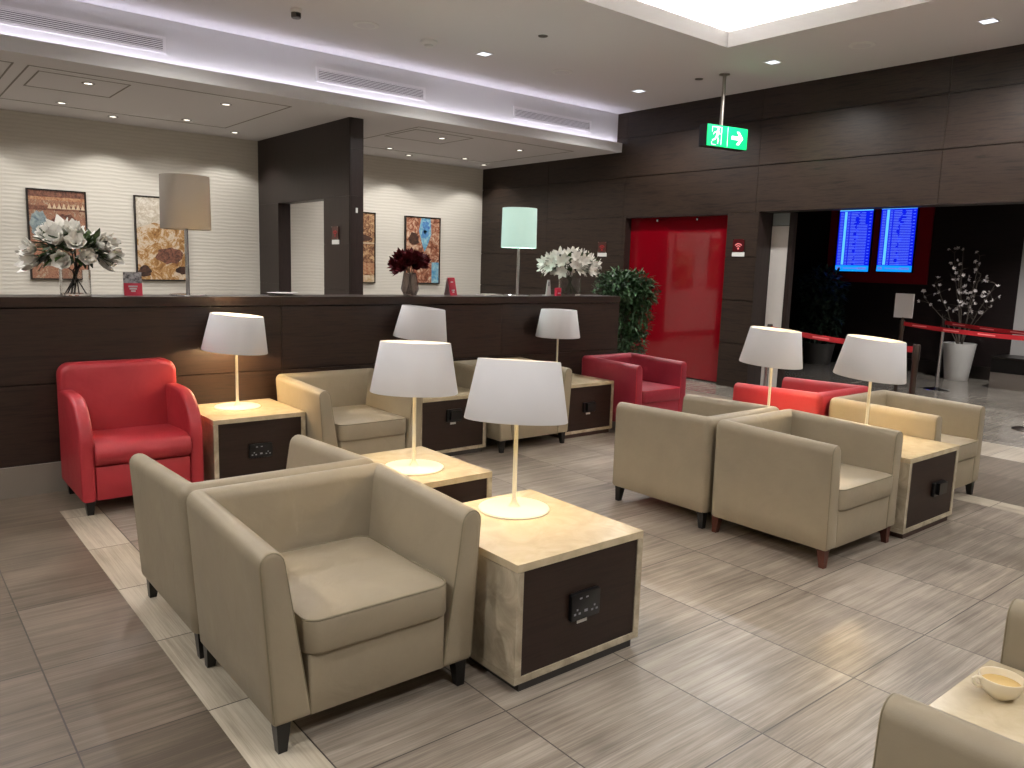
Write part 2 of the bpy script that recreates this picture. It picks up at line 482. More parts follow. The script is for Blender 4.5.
# white leaf beside the pillar
bm = B(); box(bm, 9.09, 9.13, 5.648, 5.892, 0.0, 2.10); d1 = struct('door_1', bm, 'door_white')
bm = B(); box(bm, 9.095, 9.125, 5.648, 5.892, 2.11, 2.262); o = struct('glass_transom', bm, 'frosted', d1)
bm = B(); box(bm, 9.08, 9.16, 5.585, 5.645, 0.0, 2.262); struct('door_frame', bm, 'espresso_wood_z', d1)

# ------------------------------------------------------------------ ceiling fittings
def downlight(x, y, z, sq=True, s=0.075, label='', group=None, power=18, spot=150, warm=False, tgt=None, blend=0.6):
    t_ = thing('downlight', (x, y, z), 0, label, 'ceiling light', group)
    bm = B()
    if sq:
        for a, b, c, d in ((-s, s, -s, -s+0.014), (-s, s, s-0.014, s), (-s, -s+0.014, -s+0.014, s-0.014), (s-0.014, s, -s+0.014, s-0.014)):
            box(bm, a, b, c, d, -0.006, 0.0)
        put('frame', bm, 'vent_white', t_)
        bm = B(); box(bm, -s+0.014, s-0.014, -s+0.014, s-0.014, -0.003, 0.0); put('diffuser', bm, 'diffuser', t_)
    else:
        lathe(bm, [(s, 0), (s, -0.004), (s-0.02, -0.006), (s-0.022, 0)], 28)
        put('frame', bm, 'downlight_rim', t_, True)
        bm = B(); lathe(bm, [(s-0.022, -0.001), (s-0.022, -0.0035)], 24, cap0=True, cap1=True); put('diffuser', bm, 'diffuser_warm', t_)
    ld = bpy.data.lights.new('downlight_lamp', 'SPOT'); ld.energy = power; ld.spot_size = math.radians(spot); ld.spot_blend = blend
    ld.shadow_soft_size = 0.05; ld.color = (1, 0.965, 0.92) if warm else (1.0, 0.975, 0.95)
    lo = OBJ.new('downlight_lamp', ld); C.objects.link(lo); lo.parent = t_; lo.location = (0, 0, -0.03)
    return t_
G = 'square downlights in the high ceiling'
PW = 80
downlight(5.355, 7.155, ZC, label='square downlight in the high ceiling above the middle ceiling grille', group=G, power=PW)
downlight(7.82, 7.15, ZC, label='square downlight in the high ceiling near the corner above the right end grille', group=G, power=PW)
downlight(7.74, 5.166, ZC, label='square downlight in the high ceiling just right of the exit sign', group=G, power=PW)
downlight(7.81, 3.07, ZC, label='square downlight in the high ceiling nearest the top right edge of the photo', group=G, power=PW)
for (x, y) in ((2.45, 7.15), (0.0, 7.15), (-1.6, 5.17), (-1.6, 3.07), (-1.6, 1.0), (7.8, 1.0), (1.5, -0.9), (4.2, -0.9), (6.9, -1.6)):
    downlight(x, y, ZC, label='square downlight in the high ceiling outside the view', group='square downlights out of view', power=PW)
G = 'small round downlights in the lowered ceiling'
rd = [(1.9, 9.21, 'small round downlight inside the small ceiling hatch, above the left picture'),
      (3.29, 9.21, 'small round downlight in the lowered ceiling, nearest the grille and left of the dark divider'),
      (1.905, 10.63, 'small round downlight at far left of the lowered ceiling, behind the hatch'),
      (3.295, 10.63, 'small round downlight in the lowered ceiling over the drum shaded lamp, middle of three'),
      (6.27, 9.30, 'small round downlight in the lowered ceiling just right of the dark divider, nearest the camera'),
      (7.67, 9.32, 'small round downlight in the lowered ceiling nearest the dark wood wall'),
      (6.285, 10.72, 'small round downlight right behind the divider, leftmost right of the divider'),
      (7.70, 10.75, 'small round downlight between the middle and right in the far part of the lowered ceiling')]
for x, y, lb in rd: downlight(x, y, ZL, False, 0.062, lb, G, power=26, spot=150, warm=True)
for x, lb in ((2.56, 'wall washing round downlight throwing an arc between the two left pictures'), (4.09, 'wall washing round downlight throwing an arc next to the dark divider, left side'),
              (6.88, 'wall washing round downlight above the picture with the blue flower'), (8.38, 'wall washing round downlight in the corner by the dark wood wall')):
    downlight(x, 11.14, ZL, False, 0.062, lb, G, power=11.5, spot=112, warm=True, blend=0.25)
for x in (1.03, -0.5, -2.0):
    downlight(x, 11.14, ZL, False, 0.062, 'wall washing round downlight out of view on the left', 'round downlights out of view', power=11.5, spot=112, warm=True, blend=0.25)

def grille(x0, x1, z0, z1, label):
    g = thing('air_grille', ((x0+x1)/2, 8.40, z0), 0, label, 'ceiling vent', 'air grilles on the upper wall')
    w = (x1-x0)/2; h = z1-z0
    bm = B(); f = 0.028
    box(bm, -w-f, w+f, -0.012, 0, -f, 0); box(bm, -w-f, w+f, -0.012, 0, h, h+f)
    box(bm, -w-f, -w, -0.012, 0, 0, h); box(bm, w, w+f, -0.012, 0, 0, h); put('frame', bm, 'vent_white', g)
    bm = B(); box(bm, -w, w, -0.001, 0.002, 0, h); put('backing', bm, 'vent_dark', g)
    bm = B(); n = 6
    for i in range(n):
        z = h*(i+0.5)/n
        vs = box(bm, -w, w, -0.011, -0.002, z-0.0045, z+0.0045)
    put('louvres', bm, 'vent_white', g)
grille(1.09-1.9, 2.40, 3.46, 3.56, 'long white air grille on the upper wall at top left')
grille(4.02, 5.38, 3.46, 3.56, 'white air grille on the upper wall, middle of the three')
grille(6.81, 8.19, 3.45, 3.55, 'white air grille on the upper wall next to the dark wood corner')
# grille on inside of coffer
g = thing('air_grille', (cx1+k, 4.1, 3.99), 0, 'white air grille inside the bright ceiling recess at top right', 'ceiling vent', 'air grilles on the upper wall')
bm = B(); box(bm, -0.01, 0, -0.55, 0.6, -0.02, 0); box(bm, -0.01, 0, -0.55, 0.6, 0.12, 0.14); box(bm, -0.01, 0, -0.57, -0.55, -0.02, 0.14); box(bm, -0.01, 0, 0.6, 0.62, -0.02, 0.14); put('frame', bm, 'vent_white', g)
bm = B(); box(bm, -0.002, 0, -0.55, 0.6, 0, 0.12); put('backing', bm, 'vent_dark', g)
bm = B()
for i in range(7): box(bm, -0.010, -0.002, -0.55, 0.6, 0.008+i*0.017, 0.016+i*0.017)
put('louvres', bm, 'vent_white', g)

def disc(name, x, y, prof, m, label, cat, extra=None, z=ZC):
    t_ = thing(name, (x, y, z), 0, label, cat)
    bm = B(); lathe(bm, prof, 36, cap0=False, cap1=True); put('housing', bm, m, t_, True)
    if extra: extra(t_)
    return t_
def spk(t_):
    bm = B(); lathe(bm, [(0.085, -0.0085), (0.085, -0.0105)], 32, cap0=True, cap1=True); put('grille_cloth', bm, 'ceiling_paint', t_)
P = [(0.125, 0), (0.125, -0.005), (0.11, -0.009), (0.09, -0.009)]
disc('ceiling_speaker', 3.92, 7.149, P, 'vent_white', 'round ceiling speaker at top, left of the round smoke detector', 'speaker', spk)
disc('ceiling_speaker', 6.476, 7.137, P, 'vent_white', 'round ceiling speaker between the two square downlights near the soffit', 'speaker', spk)
disc('ceiling_speaker', 7.772, 4.196, P, 'vent_white', 'round ceiling speaker between the exit sign and the top right downlight', 'speaker', spk)
def det(t_):
    bm = B(); lathe(bm, [(0.045, -0.04), (0.045, -0.055), (0.03, -0.065)], 24, cap0=True, cap1=True); put('sensor', bm, 'vent_white', t_, True)
    bm = B(); lathe(bm, [(0.058, -0.030), (0.058, -0.040)], 24); put('vent_ring', bm, 'vent_dark', t_, True)
disc('smoke_detector', 4.657, 7.173, [(0.085, 0), (0.085, -0.02), (0.075, -0.03), (0.06, -0.04), (0.045, -0.041)], 'vent_white', 'round white smoke detector on the high ceiling left of the first square downlight', 'smoke detector', det)
def spr(t_):
    bm = B(); lathe(bm, [(0.045, -0.035), (0.045, -0.07), (0.04, -0.08)], 20, cap0=True, cap1=True); put('body', bm, 'downlight_rim', t_, True)
    bm = B(); box(bm, -0.02, 0.02, -0.05, -0.04, -0.075, -0.045); put('lens', bm, 'black_plastic', t_)
disc('motion_sensor', 3.22, 7.174, [(0.05, 0), (0.05, -0.025), (0.045, -0.035)], 'vent_white', 'small grey cylindrical motion sensor on the ceiling at top left', 'sensor', spr)
disc('sprinkler_cap', 5.362, 6.207, [(0.05, 0), (0.045, -0.006), (0.02, -0.008)], 'downlight_rim', 'small flat sprinkler cap alone on the high ceiling, at top centre', 'sprinkler')
disc('sprinkler_cap', 7.822, 6.208, [(0.05, 0), (0.045, -0.006), (0.02, -0.008)], 'downlight_rim', 'small flat sprinkler cap on the ceiling just behind the exit sign pole', 'sprinkler')

# exit sign
ex = thing('exit_sign', (7.82, 5.80, 2.925), -math.atan2(0.114, 0.625), 'green illuminated exit sign with running figure and arrow, hanging from a pole', 'exit sign')
ew0, ew1, eh = -0.265, 0.365, 0.245
bm = B(); box(bm, ew0, ew1, -0.005, 0.12, 0, eh); put('housing', bm, 'black_plastic', ex)
bm = B(); box(bm, ew0+0.004, ew1-0.004, -0.012, -0.005, 0.004, eh-0.004); face = put('sign_face', bm, 'exit_green', ex)
bm = B()
def q2(poly, y=-0.014, t=0.002): prism(bm, poly, lambda u, v, w: (u, w, v), y, y+t)
# arrow
ax, az = 0.21, 0.122
q2([(ax-0.095, az-0.02), (ax+0.02, az-0.02), (ax+0.02, az+0.02), (ax-0.095, az+0.02)])
q2([(ax-0.02, az+0.075), (ax+0.02, az+0.075), (ax+0.085, az), (ax+0.035, az)]); q2([(ax-0.02, az-0.075), (ax+0.035, az), (ax+0.085, az), (ax+0.02, az-0.075)])
put('arrow', bm, 'exit_white', face)
bm = B(); q2([(0.048, 0.01), (0.052, 0.01), (0.052, eh-0.01), (0.048, eh-0.01)]); put('divider_line', bm, 'exit_white', face)
bm = B(); c_ = -0.115
lathe(bm, [(0.015, 0), (0.015, 0.002)], 14, cap0=True, cap1=True, tilt=Matrix.Translation((c_+0.02, -0.012, 0.195)) @ Matrix.Rotation(PI/2, 4, 'X'))
q2([(c_-0.012, 0.118), (c_+0.012, 0.112), (c_+0.032, 0.172), (c_+0.004, 0.178)])
q2([(c_+0.024, 0.170), (c_+0.034, 0.162), (c_+0.052, 0.140), (c_+0.044, 0.134)]); q2([(c_+0.004, 0.178), (c_+0.008, 0.166), (c_-0.034, 0.152), (c_-0.038, 0.162)])
q2([(c_-0.038, 0.162), (c_-0.034, 0.152), (c_-0.052, 0.128), (c_-0.058, 0.136)])
q2([(c_-0.004, 0.120), (c_+0.012, 0.112), (c_+0.030, 0.078), (c_+0.016, 0.074)]); q2([(c_+0.030, 0.078), (c_+0.016, 0.074), (c_+0.010, 0.036), (c_+0.022, 0.034)])
q2([(c_-0.012, 0.118), (c_+0.004, 0.114), (c_-0.024, 0.074), (c_-0.036, 0.084)]); q2([(c_-0.036, 0.084), (c_-0.028, 0.072), (c_-0.068, 0.064), (c_-0.068, 0.076)])
put('running_figure', bm, 'exit_white', face)
bm = B(); f0, f1 = c_-0.075, c_+0.072
q2([(f0, 0.215), (f1, 0.215), (f1, 0.221), (f0, 0.221)]); q2([(f1-0.006, 0.022), (f1, 0.022), (f1, 0.215), (f1-0.006, 0.215)])
q2([(f0, 0.16), (f0+0.006, 0.16), (f0+0.006, 0.215), (f0, 0.215)]); q2([(f0, 0.022), (f0+0.006, 0.022), (f0+0.006, 0.055), (f0, 0.055)]); q2([(f0, 0.018), (c_-0.01, 0.018), (c_-0.01, 0.024), (f0, 0.024)])
put('doorway_symbol', bm, 'exit_white', face)
bm = B(); lathe(bm, [(0.02, eh), (0.02, ZC-2.925)], 20, (0, 0.05, 0)); put('pole', bm, 'steel_brushed', ex, True)
bm = B(); lathe(bm, [(0.06, ZC-2.925-0.012), (0.06, ZC-2.925-0.001)], 24, (0, 0.05, 0), True, True); put('ceiling_flange', bm, 'steel_brushed', ex)

# ------------------------------------------------------------------ wall signs
def wifi(name, loc, rz, label, bright=True, s=1.0):
    t_ = thing(name, loc, rz, label, 'sign')   # plate in local XZ facing -Y, origin at bottom middle
    bm = B(); w, h = 0.085*s, 0.16*s
    box(bm, -w, w, -0.012, -0.006, 0.06, 0.06+h); put('plate', bm, 'dark_acrylic' if bright else 'brown_acrylic', t_)
    bm = B()
    c = (0, 0.06+h*0.25)
    for r0, r1 in ((0.03, 0.043), (0.056, 0.07)):
        pl = []
        for i in range(9): a = PI*0.22+PI*0.56*i/8; pl.append((c[0]+r1*math.cos(a), c[1]+r1*math.sin(a)))
        for i in range(9): a = PI*0.78-PI*0.56*i/8; pl.append((c[0]+r0*math.cos(a), c[1]+r0*math.sin(a)))
        prism(bm, pl, lambda u, v, q: (u, q, v), -0.015, -0.0125)
    lathe(bm, [(0.014, 0), (0.014, 0.002)], 14, cap0=True, cap1=True, tilt=Matrix.Translation((0, -0.0125, c[1]+0.002)) @ Matrix.Rotation(PI/2, 4, 'X'))
    put('wireless_symbol', bm, 'sign_arc' if bright else 'sign_red', t_)
    bm = B(); box(bm, -w*1.1, w*1.1, -0.008, 0, 0, 0.055); put('caption_plate', bm, 'label_white', t_)
    bm = B()
    for sx in (-1, 1):
        for zz in (0.065, 0.055+h):
            lathe(bm, [(0.006, 0), (0.006, 0.016)], 10, cap0=True, cap1=True, tilt=Matrix.Translation((sx*(w-0.004), 0, zz)) @ Matrix.Rotation(PI/2, 4, 'X'))
    put('standoff_bolts', bm, 'chrome', t_)
    return t_
wifi('wireless_sign', (W, 6.155, 1.705), -PI/2, 'small red wireless symbol sign with white caption on the pillar right of the red panel')
wifi('wireless_sign', (W, 8.60, 1.68), -PI/2, 'small dull wireless sign on the dark wall left of the red panel', False)
wifi('wireless_sign', (CX-0.008, 9.19, 1.70), -PI/2, 'small pinkish wireless sign on the dark divider beside its doorway', False)
bm = B(); box(bm, CX+0.07, CX+0.095, 8.812, 8.822, 2.08, 2.14); tag(put('wall_sensor', bm, 'label_white'), 'tiny white sensor on the narrow end of the dark divider', 'sensor')

# ------------------------------------------------------------------ pictures
def artmat(name, kind):
    m = mat(name, 'A08060', 0.55); t, N, L, b = nt(m)
    v = coords(t, (1, 1, 1), kind='Object')
    if kind == 0:
        c = ramp(t, noise(t, v, 12, 10, 0.8, 1.2), [(0.34, '3E2620'), (0.42, '7E4A38'), (0.48, 'B08468'), (0.52, '6E3A2E'), (0.58, 'C4A888'), (0.66, '6C7E86')])
    elif kind == 1:
        c = ramp(t, noise(t, v, 6, 12, 0.8, 1.2), [(0.32, '3A2A22'), (0.42, '8E6234'), (0.50, 'B58C56'), (0.56, 'D8CDBB'), (0.66, 'B08A55'), (0.75, 'E4DED2')])
    elif kind == 2:
        c = ramp(t, noise(t, v, 14, 8, 0.75, 1.0), [(0.34, '2E1B16'), (0.46, '7A4E36'), (0.56, 'C09A70'), (0.68, 'D8C49E')])
    else:
        c = ramp(t, noise(t, v, 7, 9, 0.75, 2.0), [(0.30, '2A1712'), (0.42, '6A3A28'), (0.50, 'A0644A'), (0.58, 'C9A98E'), (0.68, 'E0D2BC')])
    L.new(c, b.inputs['Base Color'])
    return name
for i in range(4): artmat('art_%d' % i, i)
def sp(name, a, b_, sc=12):
    m = mat(name, a, 0.6); t, N, L, b = nt(m)
    L.new(ramp(t, noise(t, coords(t), sc, 6, 0.7, 0.8), [(0.4, a), (0.6, b_)]), b.inputs['Base Color'])
sp('art_blue', '4C8CB4', '9CC4CC'); sp('art_orange', '9C6244', 'C09A74', 30); sp('art_cream', 'D4C4A8', 'B89A74'); sp('art_slate', '5C707C', '9AA8A8'); sp('art_brown', '4E3028', '8A5C48', 24); sp('art_pale', 'DCD6CA', 'B8AC98', 18)
sp('art_deep', '3A62A4', '5C94C0', 20); sp('art_dark', '2A1C18', '54382A', 14)
PH = 1.145
def picture(x0, x1, z0, z1, am, label, deco):
    x0 -= 0.02; x1 -= 0.02
    t_ = thing('framed_picture', ((x0+x1)/2, 11.683, z0), 0, label, 'picture', 'framed abstract pictures on the pale wall')
    w = (x1-x0)/2; h = z1-z0; f = 0.018
    bm = B(); box(bm, -w, w, -0.045, -0.001, 0, f); box(bm, -w, w, -0.045, -0.001, h-f, h); box(bm, -w, -w+f, -0.045, -0.001, f, h-f); box(bm, w-f, w, -0.045, -0.001, f, h-f)
    put('frame', bm, 'frame_black', t_)
    bm = B(); box(bm, -w+f, w-f, -0.034, -0.002, f, h-f); cv = put('canvas', bm, am, t_)
    def pp(name, polys, m):
        b2 = B()
        for k, pl in enumerate(polys): prism(b2, [(u*(w-f), f+v*(h-2*f)) for u, v in pl], lambda a, c, q: (a, q, c), -0.0362-0.0003*deco_n[0], -0.034)
        deco_n[0] += 1
        put(name, b2, m, cv)
    deco_n = [0]
    deco(pp)
    return t_
def R_(x0, x1, z0, z1): return [(x0, z0), (x1, z0), (x1, z1), (x0, z1)]
def blob(cx, cz, rx, rz, n=18, j=0.18, sd=0):
    rn = random.Random(sd); return [(cx+rx*(1+rn.uniform(-j, j))*math.cos(2*PI*i/n), cz+rz*(1+rn.uniform(-j, j))*math.sin(2*PI*i/n)) for i in range(n)]
def deco0(pp):
    pp('painted_band', [R_(-1, 1, 0.93, 1.0), R_(-1, 1, 0.78, 0.83)], 'art_brown')
    pp('painted_band', [R_(-1, 1, 0.895, 0.93)], 'art_orange')
    pp('painted_triangles', [[(-0.35+i*0.17, 0.80), (-0.19+i*0.17, 0.80), (-0.27+i*0.17, 0.865)] for i in range(8)], 'art_cream')
    pp('painted_patch', [blob(-0.68, 0.62, 0.3, 0.16, sd=1)], 'art_slate')
    pp('painted_patch', [blob(0.25, 0.62, 0.5, 0.13, sd=3)], 'art_brown')
def deco1(pp):
    pp('painted_patch', [[(-1, 0.62), (-0.3, 0.70), (0.2, 0.66), (1, 0.78), (1, 1), (-1, 1)]], 'art_pale')
    pp('painted_patch', [blob(0.25, 0.30, 0.55, 0.10, sd=5)], 'art_brown')
    pp('painted_patch', [blob(-0.72, 0.1, 0.25, 0.07, sd=6), blob(0.8, 0.12, 0.28, 0.05, sd=7)], 'art_dark')
def deco2(pp):
    pp('painted_band', [R_(-1, 1, 0.0, 0.1), R_(-1, 1, 0.56, 0.58)], 'art_cream'); pp('painted_band', [R_(-1, 1, 0.12, 0.28)], 'art_orange'); pp('painted_patch', [blob(0.3, 0.64, 0.6, 0.05, sd=9)], 'art_dark')
def deco3(pp):
    pp('painted_patch', [[(-0.1, 1.0), (0.45, 1.0), (0.5, 0.75), (0.3, 0.6), (0.1, 0.48), (-0.05, 0.6), (-0.25, 0.8)]], 'art_blue')
    pp('painted_patch', [blob(0.18, 0.86, 0.2, 0.10, j=0.3, sd=2), blob(0.1, 0.75, 0.25, 0.06, j=0.3, sd=12)], 'art_deep')
    pp('painted_patch', [R_(0.55, 0.98, 0.0, 0.32)], 'art_blue'); pp('painted_patch', [blob(-0.55, 0.68, 0.35, 0.09, j=0.3, sd=8)], 'art_dark')
picture(1.66, 2.33, PH, 2.28, 'art_0', 'framed rust red picture with a triangle band, behind the white flowers at far left', deco0)
picture(2.91, 3.60, PH, 2.29, 'art_1', 'framed ochre and cream abstract picture on the pale wall behind the grey drum shaded lamp', deco1)
picture(5.85, 6.59, PH, 2.29, 'art_2', 'framed brown picture partly hidden behind the dark divider', deco2)
picture(7.16, 7.87, PH, 2.28, 'art_3', 'framed picture with a blue flower shape, above the dark red flowers', deco3)

# ------------------------------------------------------------------ flight information screens
bk = thing('screen_backboard', (XB, 6.32, 1.40), 0, 'dark red backboard holding the two blue flight screens in the lobby', 'panel')
bm = B(); box(bm, -0.05, -0.001, -0.70, 1.0, 0, 1.45); put('board', bm, 'dark_red_panel', bk)
def screen(y0, y1, z0, z1, label, flip, sd):
    rn = random.Random(sd)
    t_ = thing('flight_screen', (XB-0.051, (y0+y1)/2, z0), -PI/2, label, 'screen', 'blue flight information screens')
    w = (y1-y0)/2; h = z1-z0
    bm = B(); box(bm, -w-0.012, w+0.012, -0.045, 0, -0.012, h+0.012); put('casing', bm, 'screen_case', t_)
    bm = B(); box(bm, -w, w, -0.0475, -0.045, 0, h); d = put('display', bm, 'screen_blue', t_)
    ft = 0.095*h
    bm = B(); box(bm, -w, w, -0.049, -0.0475, 0, ft); put('footer_bar', bm, 'screen_cyan', d)
    bm = B(); box(bm, -w+0.02, -w+0.09, -0.0505, -0.049, ft*0.3, ft*0.75); box(bm, w-0.2, w-0.04, -0.0505, -0.049, ft*0.35, ft*0.7); box(bm, -0.15, 0.1, -0.0505, -0.049, ft*0.42, ft*0.6); put('footer_text', bm, 'screen_line', d)
    bm = B(); box(bm, -w, w, -0.049, -0.0475, h*0.965, h*0.99); box(bm, -w+0.09, -w+0.135, -0.049, -0.0475, ft+0.01, h*0.955); put('heading_bar', bm, 'screen_col', d)
    bm = B(); n = 34; rh = (h*0.95-ft-0.01)/n
    for i in range(n):
        z = ft+0.01+i*rh; zz = z+rh*0.55
        box(bm, -w+0.02, -w+0.075, -0.049, -0.0475, z+rh*0.15, zz)
        x = -w+0.15
        k2 = 0.06+rn.random()*0.09
        box(bm, x, x+0.035, -0.049, -0.0475, z+rh*0.15, zz)
        box(bm, x+0.055, x+0.055+k2, -0.049, -0.0475, z+rh*0.15, zz)
        if i < n*0.76 or not flip: 
            a = 0.32 if i < n*0.76 else 0.34+rn.random()*0.05
            b2 = 0.50 if i < n*0.76 else 0.46
            box(bm, -w+a, -w+b2, -0.049, -0.0475, z+rh*0.2, zz)
        if flip and i >= n*0.76: box(bm, w-0.24+rn.random()*0.08, w-0.08, -0.049, -0.0475, z+rh*0.15, zz)
        if i % 2: box(bm, w-0.055, w-0.02, -0.049, -0.0475, z+rh*0.15, zz)
    put('timetable_rows', bm, 'screen_line', d)
screen(6.555, 7.135, 1.58, 2.62, 'left of the two blue flight information screens in the lobby', False, 1)
screen(5.845, 6.415, 1.59, 2.63, 'right of the two blue flight information screens in the lobby', True, 2)

# ------------------------------------------------------------------ tub chair
def tub_chair(w=0.737, D=0.71, h=0.652, lm='beige_leather', legm='black_leg', pm='piping', zb=0.10, name='tub_chair', flare=0.037, tt=0.082, tb=0.125, rise=0.028):
    root = thing(name, (0, 0, 0))
    r = 0.045
    def T(bm):
        for v in bm.verts:
            f = min(max((v.co.z-zb)/(h-zb), 0), 1); y = min(max((v.co.y+D/2)/D, 0), 1)
            if abs(v.co.x) > w/2-0.2: v.co.x += (1 if v.co.x > 0 else -1)*flare*f*min(1, (abs(v.co.x)-(w/2-0.2))/0.06)
            v.co.z += rise*y*f
        return bm
    prof = [(0.006, zb), (0, zb+0.008)]
    for i in range(1, 6): prof.append((0, zb+(h-tt/2-zb)*i/5.0*0.98))
    for i in range(0, 9):
        a = PI-PI*i/8; prof.append((tt/2+tt/2*math.cos(a), h-tt/2+tt/2*math.sin(a)))
    for i in range(1, 6):
        f = i/6; prof.append((tt+(tb-tt)*f, h-tt/2-(h-tt/2-zb)*f))
    prof += [(tb, zb+0.008), (tb-0.006, zb)]
    cz = (zb+h)/2
    def slant(z): return 0.006*max(0, (z-zb)/(h-zb))
    def P(side, s, d, z):
        return (side*(w/2-d), s, z)
    def station_arm(side, y, e=0, dy=0):
        out = []
        for d, z in prof:
            hw = (tt+(tb-tt)*(h-z)/(h-zb))/2
            dd = hw+(d-hw)*(1-e/hw) if hw > 1e-6 else d
            zz = cz+(z-cz)*(1-e/((h-zb)/2))
            out.append((side*(w/2-dd), y+slant(z)+dy if y is not None else 0, zz))
        return out
    def corner(side, a):   # a 0..1 along the corner
        out = []
        for d, z in prof:
            rr = max(r-d, 0.004)
            ccx, ccy = w/2-d-rr, D/2-d-rr
            an = a*PI/2
            out.append((side*(ccx+rr*math.cos(an)), ccy+rr*math.sin(an), z))
        return out
    for side in (-1, 1):
        lp = [station_arm(side, -D/2, 0.016, 0.0), station_arm(side, -D/2, 0.006, 0.0025), station_arm(side, -D/2, 0.0015, 0.008), station_arm(side, -D/2, 0, 0.016)]
        n = 5
        for i in range(1, n+1):
            f = i/(n+1); st = []
            c0 = corner(side, 0)
            for (a, b) in zip(station_arm(side, -D/2, 0, 0.016), c0):
                st.append((a[0], a[1]*(1-f)+b[1]*f, a[2]))
            lp.append(st)
        for i in range(5): lp.append(corner(side, i/8))
        bm = B(); rings(bm, lp); put('armrest', T(bm), lm, root, True, 50)
        bm = B()
        pts = [(x, y-0.001, z) for (x, y, z) in station_arm(side, -D/2, 0.004, 0.006)]
        tube(bm, pts[1:-1], 0.0028, 6)
        put('piping', T(bm), pm, [o for o in OBJ if o.parent == root and o.name.startswith('armrest')][-1], True)
    lp = [corner(-1, i/8) for i in range(4, 9)]
    def backst(x):
        out = []
        for d, z in prof: out.append((x, D/2-d, z))
        return out
    lim = w/2-0.16
    for i in range(7): lp.append([(p[0], p[1], p[2]) for p in backst(-lim+2*lim*i/6)])
    # corner(-1,8/8) x of each offset varies, straight segment begins there
    lp += [corner(1, 1-i/8) for i in range(0, 5)]
    bm = B(); rings(bm, lp); put('backrest', T(bm), lm, root, True, 50)
    iw = w-2*tb
    bm = B(); rslab(bm, iw+0.016, D-tb, zb, 0.300, 0.01, 0.004, 0, -tb/2+0.004); put('apron', bm, lm, root, True, 40)
    cw = w-2*(tb-0.022); cd = D-0.10
    bm = B(); cyy = -D/2-0.014+cd/2
    rslab(bm, cw, cd, 0.298, 0.414, 0.05, 0.012, 0, cyy, 6, dome=0.016); cu = put('seat_cushion', bm, lm, root, True, 60)
    bm = B(); tube(bm, [(x, y, 0.4115) for x, y in rrect(cw-0.008, cd-0.008, 0.047, 6, 0, cyy)], 0.0042, 6, True)
    put('cushion_piping', bm, pm, cu, True)
    for sx in (-1, 1):
        for sy in (-1, 1):
            bm = B(); a = 0.024; lx, ly = sx*(w/2-0.038), sy*(D/2-0.040)
            tp = [(lx-a, ly-a), (lx+a, ly-a), (lx+a, ly+a), (lx-a, ly+a)]
            bt = [(lx+(x-lx)*0.6+sx*0.004, ly+(y-ly)*0.6+sy*0.008) for x, y in tp]
            rings(bm, [[(x, y, 0) for x, y in bt], [(x, y, zb+0.006) for x, y in tp]]); put('leg', bm, legm, root)
    return root
proto = tub_chair()
proto2 = tub_chair(w=0.745, D=0.735, h=0.652, flare=0.008, tt=0.085, tb=0.100, rise=0.018)
used = set()
def relink(root, swap):
    for ch in [x for x in OBJ if x.parent == root]:
        if ch.type == 'MESH' and ch.data.materials[0].name in swap:
            me = ch.data.copy(); ch.data = me
            for i, mm in enumerate(me.materials):
                if mm.name in swap: me.materials[i] = MATS[swap[mm.name]]
        relink(ch, swap)
def place_chair(x, y, rz, label, group, swap=None, z=0, kind=1):
    src = proto if kind == 1 else proto2
    if kind not in used and not swap: o = src; used.add(kind)
    else: o = copy_tree(src)
    o.location = (x, y, z); o.rotation_euler = (0, 0, rz)
    if swap: relink(o, swap)
    tag(o, label, 'armchair', group)
    return o
hw, hd = 0.3775, 0.3675
GB = 'beige leather tub chairs'
place_chair(1.2285, 2.478, 0, 'large beige tub chair in the left foreground, open towards the camera beside the nearest table', GB)
c2 = place_chair(1.2285, 3.222, PI, 'beige tub chair back to back with the left foreground chair, facing the red armchair', GB)
c2.scale = (1, 1.04, 1)
bc = place_chair(2.650, 5.075, 0, 'beige tub chair against the dark partition, between the glowing lamp and the next table', GB)
bc.scale = (1, 1.06, 1)
place_chair(4.235, 5.18, 0, 'beige tub chair against the partition, mostly hidden behind the front lamp shade', GB)
place_chair(4.085, 2.315, 0, 'olive beige tub chair with reddish brown legs, front of the right group', GB, kind=2, swap={'black_leg': 'brown_leg'})
place_chair(4.075, 3.075, PI, 'beige tub chair with black legs behind the brown legged one, right group', GB, kind=2)
r3 = place_chair(5.605, 2.455, 0, 'beige tub chair at the far right of the right group, near arm lit yellow', GB, kind=2)
r3.scale = (1.035, 1.02, 0.975)
d1 = place_chair(1.245, 0.305, PI, 'beige tub chair cut off by the bottom edge of the photo, left of the cup', GB, kind=2)
for ch in [q for q in OBJ if q.parent == d1 and q.name.startswith('seat_cushion')]: ch.location.y += 0.05
place_chair(2.69, 0.335, PI, 'sliver of a beige tub chair at the right edge of the photo behind the cup', GB, kind=2)
GR = 'red leather tub chairs'
RS = {'beige_leather': 'red_leather', 'piping': 'sign_red'}
place_chair(5.565, 3.235, PI, 'bright red tub chair behind the yellow lit beige chair, near the queue barrier', GR, RS, kind=2)
rc = place_chair(5.64, 5.045, 0, 'dark red tub chair at the right end of the partition, beside the plant', GR, {'beige_leather': 'crimson_leather', 'piping': 'sign_red'}, kind=2)

rc.scale = (0.93, 1, 1)
